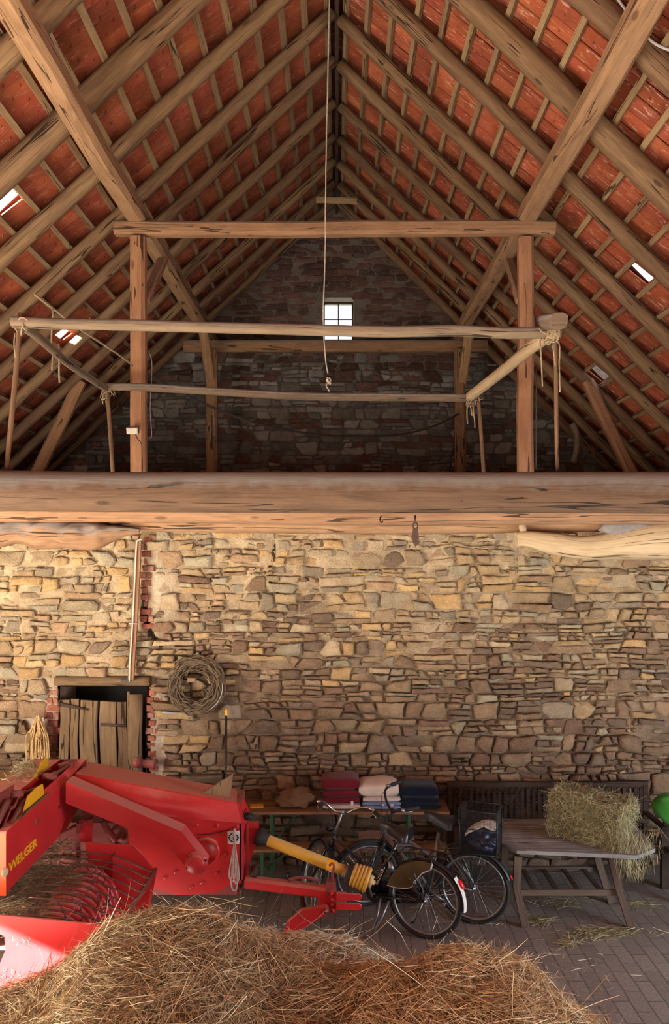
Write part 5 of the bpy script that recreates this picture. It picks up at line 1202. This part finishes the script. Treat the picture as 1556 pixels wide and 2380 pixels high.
xa, xb = X8(843), X8(931); c2, w2 = (xa+xb)/2, xb-xa; z = ZT
for i, (h, lb, mt) in enumerate(((.048, 'blue towel at the bottom of the middle pile', 'blue'), (.042, 'blue towel with pale blocks, second in the middle pile', 'blue'), (.05, 'cream blanket lying under the puffy one in the middle pile', 'cream'), (.145, 'puffy cream blanket on top of the middle pile', 'cream'))):
    o = folded('blanket', lb, 'blanket' if mt == 'cream' else 'towel', gb, c2-(.03 if i == 3 else 0), 8.66, z, w2*(1.05 if i == 3 else 1), .37, h, mt, 13+i, .2 if i == 3 else .1); z += h-.004
    if i == 1:
        for x in (890, 912): 
            mb = MB(); mb.box(P(x, 1871, 8.462), (.035, .006, .018)); mb.build('pale_block', MAT['cream'], o)
xa, xb = X8(930), X8(1024); c3, w3 = (xa+xb)/2, xb-xa; z = ZT
for i, (h, lb) in enumerate(((.062, 'navy blanket at the bottom of the dark pile'), (.066, 'navy blanket in the middle of the dark pile'), (.125, 'thick navy blanket on top of the dark pile'))):
    folded('blanket', lb, 'blanket', gb, c3-.01*i, 8.66, z, w3*(1-.02*i), .37, h, 'navy', 23+i); z += h-.004
mb = MB(); c = P(690, 1874, 8.55); mb.blob(V((c.x+.0, 8.62, ZT+.085)), (.36, .26, .20), .42, 1.9, 8.0, 4); mb.blob(V((c.x-.09, 8.62, ZT+.05)), (.30, .24, .11), .3, 2, 3.0, 3); tag(mb.build('sackcloth', MAT['sack']), 'crumpled brown sackcloth lying on the beer table', 'cloth')
mb = MB(); mb.box(P(597, 1862, 8.6), (.14, .10, .012), Matrix.Rotation(.15, 4, 'Z')); o = mb.build('booklet', MAT['yellow']); o.location.z = ZT; tag(o, 'yellow booklet lying on the beer table beside the baler', 'booklet')
# folded things on the low bench
for i, (h, mt, lb) in enumerate(((.03, 'greycloth', 'grey folded cloth at the bottom of the stack on the low bench'), (.035, 'greycloth', 'grey folded cloth second from the bottom on the low bench'), (.03, 'maroon', 'dark pink folded cloth in the stack on the low bench'), (.035, 'greycloth', 'grey folded cloth on top of the stack on the low bench'))):
    folded('folded_cloth', lb, 'cloth', 'folded cloths on the low bench', X8(898, 8.2), 8.23, .477+sum((.03, .035, .03)[:i]), .56, .22, h, mt, 40+i)
# ------------------------------------------------------------------ dark slatted bench at the wall
sb = thing('slatted_bench', 'dark wooden garden bench with slatted back against the wall', 'bench', (2.2, 8.6, 0))
X0, X1 = P(1040, 0, 8.82).x, 3.42
def sbox(c, s, nm='rail', M=None, mat='darkwood'):
    mb = MB(); mb.box(c, s, M, .004); return mb.build(nm, MAT[mat], sb)
sbox(((X0+X1)/2, 8.84, .93), (X1-X0, .035, .075), 'top_rail'); sbox(((X0+X1)/2, 8.80, .55), (X1-X0, .03, .05), 'lower_rail')
n = 34
for i in range(n):
    x = X0+.08+(X1-X0-.16)*i/(n-1); mb = MB(); mb.box((x, 8.82, .735), (.036, .018, .35), None, .003); mb.build('back_slat', MAT['darkwood'], sb)
for i in range(6): sbox(((X0+X1)/2, 8.36+i*.075, .44), (X1-X0, .06, .022), 'seat_slat')
sbox(((X0+X1)/2, 8.34, .395), (X1-X0-.1, .03, .07), 'front_apron')
for x in (X0+.03, X1-.03):
    for y, zt in ((8.34, .62), (8.84, .93)):
        mb = MB(); mb.box((x, y, zt/2), (.055, .055, zt), None, .004); mb.build('leg', MAT['darkwood'], sb)
    mb = MB(); mb.box((x, 8.58, .635), (.06, .56, .03), None, .006); mb.build('armrest', MAT['darkwood'], sb)
# ------------------------------------------------------------------ grey slatted table
tb = thing('slatted_table', 'weathered grey octagonal slatted garden table carrying a hay bale', 'table', (2.05, 7.85, 0))
ZTB = .735
def tp(x, y): Y = F*(CZ-ZTB)/(y-CY); return V((P(x, y, Y).x, Y, ZTB))
oct_ = [tp(1148, 1950), tp(1202, 1976), tp(1482, 1988), tp(1524, 1972), tp(1480, 1918), tp(1440, 1905), tp(1155, 1903), tp(1130, 1917)]
cen = sum(oct_, V((0, 0, 0)))/8
mb = MB()
for i in range(8):
    a, b = oct_[i], oct_[(i+1) % 8]; ia, ib = a.lerp(cen, .10), b.lerp(cen, .10); ia.z = ib.z = ZTB
    mb.prism([a, b, ib, ia], (0, 0, -.035))
mb.build('frame', MAT['greywood'], tb)
def clip_x(y):                                  # the frame's inside span at depth y
    xs = []
    ins = [q.lerp(cen, .085) for q in oct_]
    for i in range(8):
        a, b = ins[i], ins[(i+1) % 8]
        if (a.y-y)*(b.y-y) < 0: t_ = (y-a.y)/(b.y-a.y); xs.append(a.x+(b.x-a.x)*t_)
    return (min(xs), max(xs)) if len(xs) > 1 else None
ya, yb = min(q.y for q in oct_), max(q.y for q in oct_); nsl = 15
for i in range(nsl):
    y = ya+.085+(yb-ya-.17)*(i+.5)/nsl; s = clip_x(y)
    if s: mb = MB(); mb.box(((s[0]+s[1])/2, y, ZTB-.013), (s[1]-s[0], (yb-ya-.17)/nsl-.008, .018), None, .003); mb.build('slat', MAT['greywood'], tb)
yf = F*CZ/(2155-CY); yr = yf+.58
L0, L1 = P(1222, 2155, yf), P(1470, 2160, F*CZ/(2160-CY)); T0, T1 = P(1205, 1990, yf+.05), P(1423, 1992, yf+.05)
def leg(a, m, b):
    mb = MB(); mb.tube([a, m, b], .038, 8, 7, .6, up=(0, 1, 0), smooth=False); mb.build('leg', MAT['browntable'], tb)
for dy in (0, .55):
    k = V((0, dy, 0)); leg(L0+k, P(1201, 2060, yf+.02)+k, T0+k); leg(L1+k, P(1438, 2060, yf+.02)+k, T1+k)
    for z0 in (.30,):
        a, b = P(1203, 2076, yf+.03)+k, P(1437, 2076, yf+.03)+k
        mb = MB(); mb.box((a+b)/2+V((0, .02, 0)), ((b-a).length, .03, .055), None, .004); mb.build('stretcher', MAT['browntable'], tb)
a, b = P(1203, 2076, yf+.03), P(1437, 2076, yf+.03)
for i in range(4):
    q = a.lerp(b, (i+.9)/4.6); mb = MB(); mb.box(q+V((0, .295, 0)), (.045, .53, .02), None, .003); mb.build('shelf_slat', MAT['browntable'], tb)
# green cushion leaning in from the right
mb = MB(); c = P(1592, 1902, 7.9); mb.blob(c, (.66, .18, .30), .10, 1.6, 2.0, 4, 3.4, Matrix.Rotation(-.62, 4, 'Y').inverted()@Matrix.Rotation(.3, 4, 'X')); o = tag(mb.build('green_cushion', MAT['greencloth']), 'green cushion leaning at the right edge behind the grey table', 'cushion')
ch = thing('garden_chair', 'dark garden chair carrying the green cushion at the right edge', 'chair', (3.75, 8.1, 0))
for x, y in ((3.42, 7.95), (3.95, 7.95), (3.42, 8.35), (3.95, 8.35)):
    mb = MB(); mb.box((x, y, .35 if y < 8 else .42), (.045, .045, .70 if y < 8 else .84)); mb.build('leg', MAT['darkwood'], ch)
mb = MB(); mb.box((3.68, 8.15, .43), (.58, .45, .03), None, .005); mb.build('seat', MAT['darkwood'], ch)
# ------------------------------------------------------------------ hay
def strands(name, O, D, L, W, cols, mat, parent=None, nseg=3, bend=.25, seed=0, base=None, basemat=None, kind=None, label=None, cat=None):
    """one mesh of thin bent stalks; O origins (middle), D unit directions, L lengths, W widths, cols rgb"""
    r = np.random.RandomState(seed); n = len(O)
    S = np.cross(D, r.normal(size=(n, 3))); S /= np.linalg.norm(S, axis=1)[:, None]+1e-9
    B = np.cross(D, S); k = nseg+1
    t = np.linspace(-.5, .5, k); bn = r.uniform(-bend, bend, n); kink = r.uniform(-.18, .18, (n, k))
    ctr = O[:, None, :]+D[:, None, :]*(t[None, :, None]*L[:, None, None])+B[:, None, :]*((bn[:, None]*(t[None, :]**2-.1)+kink*.22)*L[:, None])[:, :, None]+S[:, None, :]*(((r.uniform(-.5, .5, n)*bend)[:, None]*(t[None, :]**2))*L[:, None])[:, :, None]
    wv = W[:, None]*np.array([1.0]*(k-1)+[.55])[None, :]
    P0 = ctr-S[:, None, :]*wv[:, :, None]/2; P1 = ctr+S[:, None, :]*wv[:, :, None]/2
    vs = np.stack([P0, P1], 2).reshape(-1, 3); base_i = (np.arange(n)*2*k)[:, None, None]; sg = (np.arange(nseg)*2)[None, :, None]
    f = (base_i+sg+np.array([0, 1, 3, 2])[None, None, :]).reshape(-1, 4)
    fc = np.repeat(cols, nseg, 0); nb = 0
    off = np.zeros(3)
    if parent is not None:
        rt = parent
        while rt.parent: rt = rt.parent
        off = np.array(rt.location)
    elif n: off = np.array([vs[:, 0].mean(), vs[:, 1].mean(), vs[:, 2].min()])
    tri_v, tri_f, tri_c = (np.zeros((0, 3)), np.zeros((0, 4), int), np.zeros((0, 3))) if base is None else base
    vs = np.concatenate([tri_v, vs]); f = np.concatenate([tri_f, f+len(tri_v)]); fc = np.concatenate([tri_c, fc])
    me = bpy.data.meshes.new(name); me.vertices.add(len(vs)); me.vertices.foreach_set('co', (vs-off).ravel())
    me.loops.add(len(f)*4); me.loops.foreach_set('vertex_index', f.ravel()); me.polygons.add(len(f)); me.polygons.foreach_set('loop_start', np.arange(len(f))*4)
    try: me.polygons.foreach_set('loop_total', np.full(len(f), 4))
    except Exception: pass
    me.update(calc_edges=True)
    ca = me.color_attributes.new('col', 'FLOAT_COLOR', 'CORNER'); c4 = np.concatenate([np.repeat(fc, 4, 0), np.ones((len(f)*4, 1))], 1); ca.data.foreach_set('color', c4.ravel())
    me.materials.append(mat)
    if len(tri_f):
        sm = np.zeros(len(f), bool); sm[:len(tri_f)] = True; me.polygons.foreach_set('use_smooth', sm)
    ob = bpy.data.objects.new(name, me); C.objects.link(ob)
    if parent is not None: ob.parent = parent
    else: ob.location = off; tag(ob, label, cat, None, kind)
    return ob
def palette(r, n, lst, var=.25):
    a = np.array(lst)[r.randint(0, len(lst), n)]; return np.clip(a*(1+r.uniform(-var, var, (n, 1))), 0, 1)
TAN = [(.56, .43, .25), (.46, .34, .19), (.36, .255, .14), (.64, .52, .33), (.24, .17, .10), (.50, .36, .185), (.38, .315, .20)]
GOLD = [(.66, .47, .25), (.56, .39, .20), (.44, .30, .155), (.74, .58, .36), (.30, .20, .11)]
PALE = [(.70, .64, .48), (.60, .54, .38), (.50, .43, .29), (.76, .72, .58)]
GREEN = [(.36, .33, .17), (.29, .28, .14), (.44, .39, .23), (.22, .20, .10), (.50, .45, .29), (.33, .27, .14)]
M1 = np.array([(-3.6, .62), (-2.6, .72), (-2.05, .80), (-1.9, .84), (-1.71, .95), (-1.55, 1.07), (-1.42, 1.19), (-1.27, 1.26), (-1.1, 1.285), (-.925, 1.305), (-.79, 1.28), (-.69, 1.23), (-.58, 1.15), (-.35, 1.02), (-.1, .96), (.3, .92), (.8, .7), (1.3, .4), (1.8, 0)])
M2 = np.array([(-1.3, .5), (-.9, .84), (-.70, .93), (-.27, .875), (.1, .845), (.35, .74), (.7, .40), (1.1, .0)])
M3 = np.array([(-.5, .4), (-.1, .86), (.24, 1.02), (.5, 1.08), (.8, 1.115), (1.02, 1.09), (1.2, .97), (1.32, .86), (1.45, .79), (1.58, .68), (1.68, .45), (1.85, .1), (2.0, 0)])
def mound(T, yc, X, Y, near, far):
    c = np.interp(X, T[:, 0], T[:, 1]); d = Y-yc
    return np.where(d < 0, c-near*(np.sqrt(d*d+.02)-.14), c-far*np.maximum(0, np.sqrt(d*d+.01)-.1)*(.5+d))
def hayz(X, Y):
    a, b, c = mound(M1, 4.88, X, Y, .26, 1.5), mound(M2, 5.42, X, Y, .5, 2.2), mound(M3, 4.72, X, Y, .30, 1.5)
    return np.maximum(np.maximum(a, b), np.maximum(c, -.02)), np.argmax(np.stack([a, b, c]), 0)
def nz2(X, Y, f, s): return np.array([noise.noise(V((x*f, y*f, s))) for x, y in zip(X.ravel(), Y.ravel())]).reshape(X.shape)
gx = np.arange(-3.6, 2.05, .045); gy = np.arange(2.9, 6.2, .045); GXm, GYm = np.meshgrid(gx, gy, indexing='ij')
GZm, wm = hayz(GXm, GYm); bump_ = .055*nz2(GXm, GYm, 3.2, 1)+.03*nz2(GXm, GYm, 8, 2); GZm = np.maximum(np.where(GZm > .02, GZm+bump_*np.clip(GZm*4, 0, 1), GZm), -.02)-.02
nyv = len(gy); tv = np.stack([GXm, GYm, GZm], -1).reshape(-1, 3)
ii, jj = np.meshgrid(np.arange(len(gx)-1), np.arange(nyv-1), indexing='ij'); q = (ii*nyv+jj).ravel(); tf = np.stack([q, q+nyv, q+nyv+1, q+1], 1)
keep = tv[tf, 2].max(1) > -.03; tf = tf[keep]; tc = np.tile(np.array([[.17, .115, .06]]), (len(tf), 1))
r = np.random.RandomState(5); N = 76000
px, py = r.uniform(-2.9, 1.95, N), r.uniform(3.3, 6.0, N)
# keep most stalks where the pile is in view
vis = r.uniform(size=N) < np.where(py > 3.7, 1, .45); px, py = px[vis], py[vis]
def field(x, y):
    i = np.clip((x-gx[0])/.045, 0, len(gx)-2); j = np.clip((y-gy[0])/.045, 0, nyv-2); a, b = i.astype(int), j.astype(int); fx, fy = i-a, j-b
    return GZm[a, b]*(1-fx)*(1-fy)+GZm[a+1, b]*fx*(1-fy)+GZm[a, b+1]*(1-fx)*fy+GZm[a+1, b+1]*fx*fy
pz = field(px, py); ok = pz > .02; px, py, pz = px[ok], py[ok], pz[ok]; n = len(px); w_ = hayz(px, py)[1]
e = .03; nx_ = -(field(px+e, py)-field(px-e, py))/(2*e); ny_ = -(field(px, py+e)-field(px, py-e))/(2*e); NN = np.stack([nx_, ny_, np.ones(n)], 1); NN /= np.linalg.norm(NN, axis=1)[:, None]
flow = np.array([noise.noise(V((x*1.3, y*1.3, 4)))*5 for x, y in zip(px, py)])
az = np.where(r.uniform(size=n) < .55, flow+r.normal(0, .5, n), r.uniform(0, 2*PI, n))
D = np.stack([np.cos(az), np.sin(az), np.zeros(n)], 1); D -= NN*(D*NN).sum(1)[:, None]; D /= np.linalg.norm(D, axis=1)[:, None]
tilt = np.abs(r.normal(0, .13, n)); out = r.uniform(size=n) < .012; tilt[out] = r.uniform(.3, 1.0, out.sum()); D = D+NN*tilt[:, None]; D /= np.linalg.norm(D, axis=1)[:, None]
Ls = r.gamma(3.2, .062, n).clip(.06, .52); Ls[out] *= 1.15; Wd = r.uniform(.0016, .0042, n)
O = np.stack([px, py, pz], 1)+NN*r.uniform(-.01, .05, n)[:, None]+NN*(out*Ls*.3)[:, None]
cols = np.where((w_ == 1)[:, None], palette(r, n, PALE), np.where((w_ == 2)[:, None], palette(r, n, GOLD), palette(r, n, TAN))); lite = r.uniform(size=n) < .07; cols[lite] = palette(r, lite.sum(), PALE)  # middle mound's pale straw lightened further to paint light on it
m2 = (w_ == 1); Ls[m2] *= .8
strands('hay_heap', O, D, Ls, Wd, cols, MAT['hay'], seed=3, base=(tv, tf, tc), kind='stuff', label='big loose heap of dry hay filling the foreground', cat='hay')

def scatter(name, label, N, pf, lst, Lr, Wr, seed, parent=None, tilt=.12, lift=.012, kind='stuff', base=None):
    r = np.random.RandomState(seed); Pt = np.array([pf(r) for _ in range(N)]); az = r.uniform(0, 2*PI, N)
    D = np.stack([np.cos(az), np.sin(az), r.normal(0, tilt, N)], 1); D /= np.linalg.norm(D, axis=1)[:, None]
    L = r.uniform(*Lr, N); Pt[:, 2] += r.uniform(0, lift, N)+np.abs(D[:, 2])*L*.45
    return strands(name, Pt, D, L, r.uniform(*Wr, N), palette(r, N, lst), MAT['hay'], parent, seed=seed, kind=kind, label=label, cat='hay', base=base)
def onfloor(cs):
    def f(r):
        x, y, rx, ry = cs[r.randint(len(cs))]; a, b = r.normal(0, .45), r.normal(0, .45); xx, yy = x+a*rx, y+b*ry; Y = F*CZ/(yy-CY); return (P(xx, yy, Y).x, Y, .004)
    return f
scatter('straw_litter', 'green straw litter scattered on the brick floor under the grey table', 900, onfloor([(1440, 2170, 110, 10), (1380, 2180, 80, 12), (1255, 2145, 40, 14), (1310, 2100, 70, 14), (1325, 2195, 22, 10), (1480, 2105, 50, 10), (1400, 2165, 90, 8)]), GREEN, (.04, .2), (.002, .004), 11)
scatter('straw_litter', 'few pale straws strewn over the open brick floor', 150, onfloor([(1150, 2210, 220, 40), (1350, 2260, 150, 50), (700, 2150, 220, 40), (500, 2130, 100, 25), (1130, 2150, 60, 14)]), PALE, (.03, .16), (.002, .004), 12)
# hay lying on the baler
def pk(r):
    x, y = r.uniform(-3.1, -1.98), r.uniform(5.35, 6.85); return (x, y, .86+.10*noise.noise(V((x*3, y*3, 0)))+(.10 if x < -2.2 else .04))
scatter('hay', 'dark green brown hay lying in the pickup of the red baler', 5200, pk, [(.24, .20, .11), (.17, .145, .08), (.32, .27, .16), (.12, .10, .055), (.40, .35, .22)], (.05, .28), (.002, .004), 13, tilt=.2, lift=.05)
def tuft(r):
    a, b = r.normal(0, .055), r.normal(0, .12); return (-2.62+a, 6.80+b, 1.615+max(0, .05*(1-(a/.1)**2-(b/.22)**2)))
scatter('hay', 'small tuft of hay on the red lid beside the yellow guard plate', 420, tuft, GREEN, (.04, .13), (.002, .0035), 14, tilt=.35, lift=.03)
# the bale on the grey table
bale = thing('hay_bale', 'small rectangular greenish hay bale lying on the grey slatted table', 'hay bale', (2.47, 7.72, .737))
BM = Matrix.Translation((2.455, 7.73, .944))@Matrix.Rotation(-.62, 4, 'Z')@Matrix.Rotation(.06, 4, 'Y'); bs = (.70, .44, .40)
mb = MB(); mb.blob((0, 0, 0), (bs[0]*.95, bs[1]*.93, bs[2]*.93), .05, 5, 3, 4, 9.0); mb.xf(BM); mb.build('bale_core', MAT['haygreen'], bale)
r = np.random.RandomState(8); N = 11500; fa = r.randint(0, 5, N); u, v = r.uniform(-.5, .5, N), r.uniform(-.5, .5, N)
Pt, Nm = np.zeros((N, 3)), np.zeros((N, 3))
for f_, (a, b, c, s) in enumerate(((0, 1, 2, 1), (0, 2, 1, 1), (0, 2, 1, -1), (1, 2, 0, 1), (1, 2, 0, -1))):
    m = fa == f_; Pt[m, a] = u[m]*bs[a]; Pt[m, b] = v[m]*bs[b]; Pt[m, c] = s*bs[c]*.48; Nm[m, c] = s
rad = np.array([.035*noise.noise(V(p*5)) for p in Pt]); Pt += Nm*(rad+r.uniform(-.02, .02, N))[:, None]
D = r.normal(size=(N, 3)); D -= Nm*(D*Nm).sum(1)[:, None]*.75; D /= np.linalg.norm(D, axis=1)[:, None]
R3 = np.array(BM.to_3x3()); Pw = Pt@R3.T+np.array(BM.translation); Dw = D@R3.T
strands('loose_stalks', Pw, Dw, r.gamma(3, .032, N).clip(.03, .22), r.uniform(.0018, .0036, N), palette(r, N, GREEN, .3), MAT['hay'], bale, seed=9)
r = np.random.RandomState(18); N = 420; Pt = np.stack([r.normal(2.72, .10, N), r.normal(7.36, .03, N), r.uniform(.50, .86, N)], 1); Pt[:, 2] += np.abs(Pt[:, 0]-2.72)*.6
D = np.stack([r.normal(0, .3, N), r.normal(0, .2, N), np.full(N, -1.0)], 1); D /= np.linalg.norm(D, axis=1)[:, None]
strands('hanging_stalks', Pt, D, r.uniform(.06, .2, N), r.uniform(.002, .0035, N), palette(r, N, GREEN), MAT['hay'], bale, seed=19)

mb = MB(); rows = [[(x, y, .03+.03*noise.noise(V((x*2, y*2, 0)))) for y in np.arange(-1.6, 2.7, .35)] for x in np.arange(-5.4, 6.4, .35)]  # unseen straw sheets added to bounce sunlight up into the timbers
mb.sheet([[V(q) for q in r_] for r_ in rows]); MAT['strawreflector'] = plain('pale straw reflector', (.60, .53, .41), .95, var=.2, scale=9, bump=.6)
mb.sheet([[V((x, y, .03+.03*noise.noise(V((x*2, y*2, 0))))) for y in np.arange(2.55, 6.7, .35)] for x in np.arange(-6.3, -3.1, .35)])
o = mb.build('straw_reflector', MAT['strawreflector']); tag(o, 'pale straw reflector added out of view to bounce sunlight up', 'straw', kind='stuff')
# ------------------------------------------------------------------ camera and light
sc = bpy.context.scene
cam = bpy.data.cameras.new('camera'); co = bpy.data.objects.new('camera', cam); C.objects.link(co)
co.location = (0, 0, CZ); co.rotation_euler = (PI/2, 0, 0)
cam.sensor_fit = 'VERTICAL'; cam.sensor_height = 36; cam.sensor_width = 36; cam.lens = 36*F/2380
cam.shift_x = (778-CX)/2380; cam.shift_y = (CY-1190)/2380; cam.clip_start = .05; cam.clip_end = 300
sc.camera = co
w = bpy.data.worlds.new('sky'); sc.world = w; w.use_nodes = True
nt = w.node_tree; bg = nt.nodes['Background']
bg.inputs[0].default_value = (.80, .90, 1.0, 1); bg.inputs[1].default_value = WORLD
def sun(d, e, col, ang=.6):
    l = bpy.data.lights.new('sun', 'SUN'); l.energy = e; l.color = col; l.angle = math.radians(ang)
    o = bpy.data.objects.new('sun', l); C.objects.link(o); o.rotation_euler = V(d).to_track_quat('-Z', 'Y').to_euler(); o.location = (-12, -6, 12)
sun(SUN_DIR, SUN_E, (1.0, .93, .82))
def area(name, loc, tgt, sx, sy, e, col):
    l = bpy.data.lights.new(name, 'AREA'); l.shape = 'RECTANGLE'; l.size = sx; l.size_y = sy; l.energy = e; l.color = col
    o = bpy.data.objects.new(name, l); C.objects.link(o); o.location = loc
    o.rotation_euler = (V(tgt)-V(loc)).to_track_quat('-Z', 'Y').to_euler()
for a in AREAS: area(*a)
vs = sc.view_settings; vs.view_transform = 'Standard'; vs.look = 'None'; vs.gamma = 1.0; vs.use_curve_mapping = False; vs.exposure = EXPOSURE
sc.display_settings.display_device = 'sRGB'
sc.cycles.max_bounces = 8; sc.cycles.diffuse_bounces = 5; sc.cycles.sample_clamp_indirect = 30.0; sc.cycles.use_denoising = True
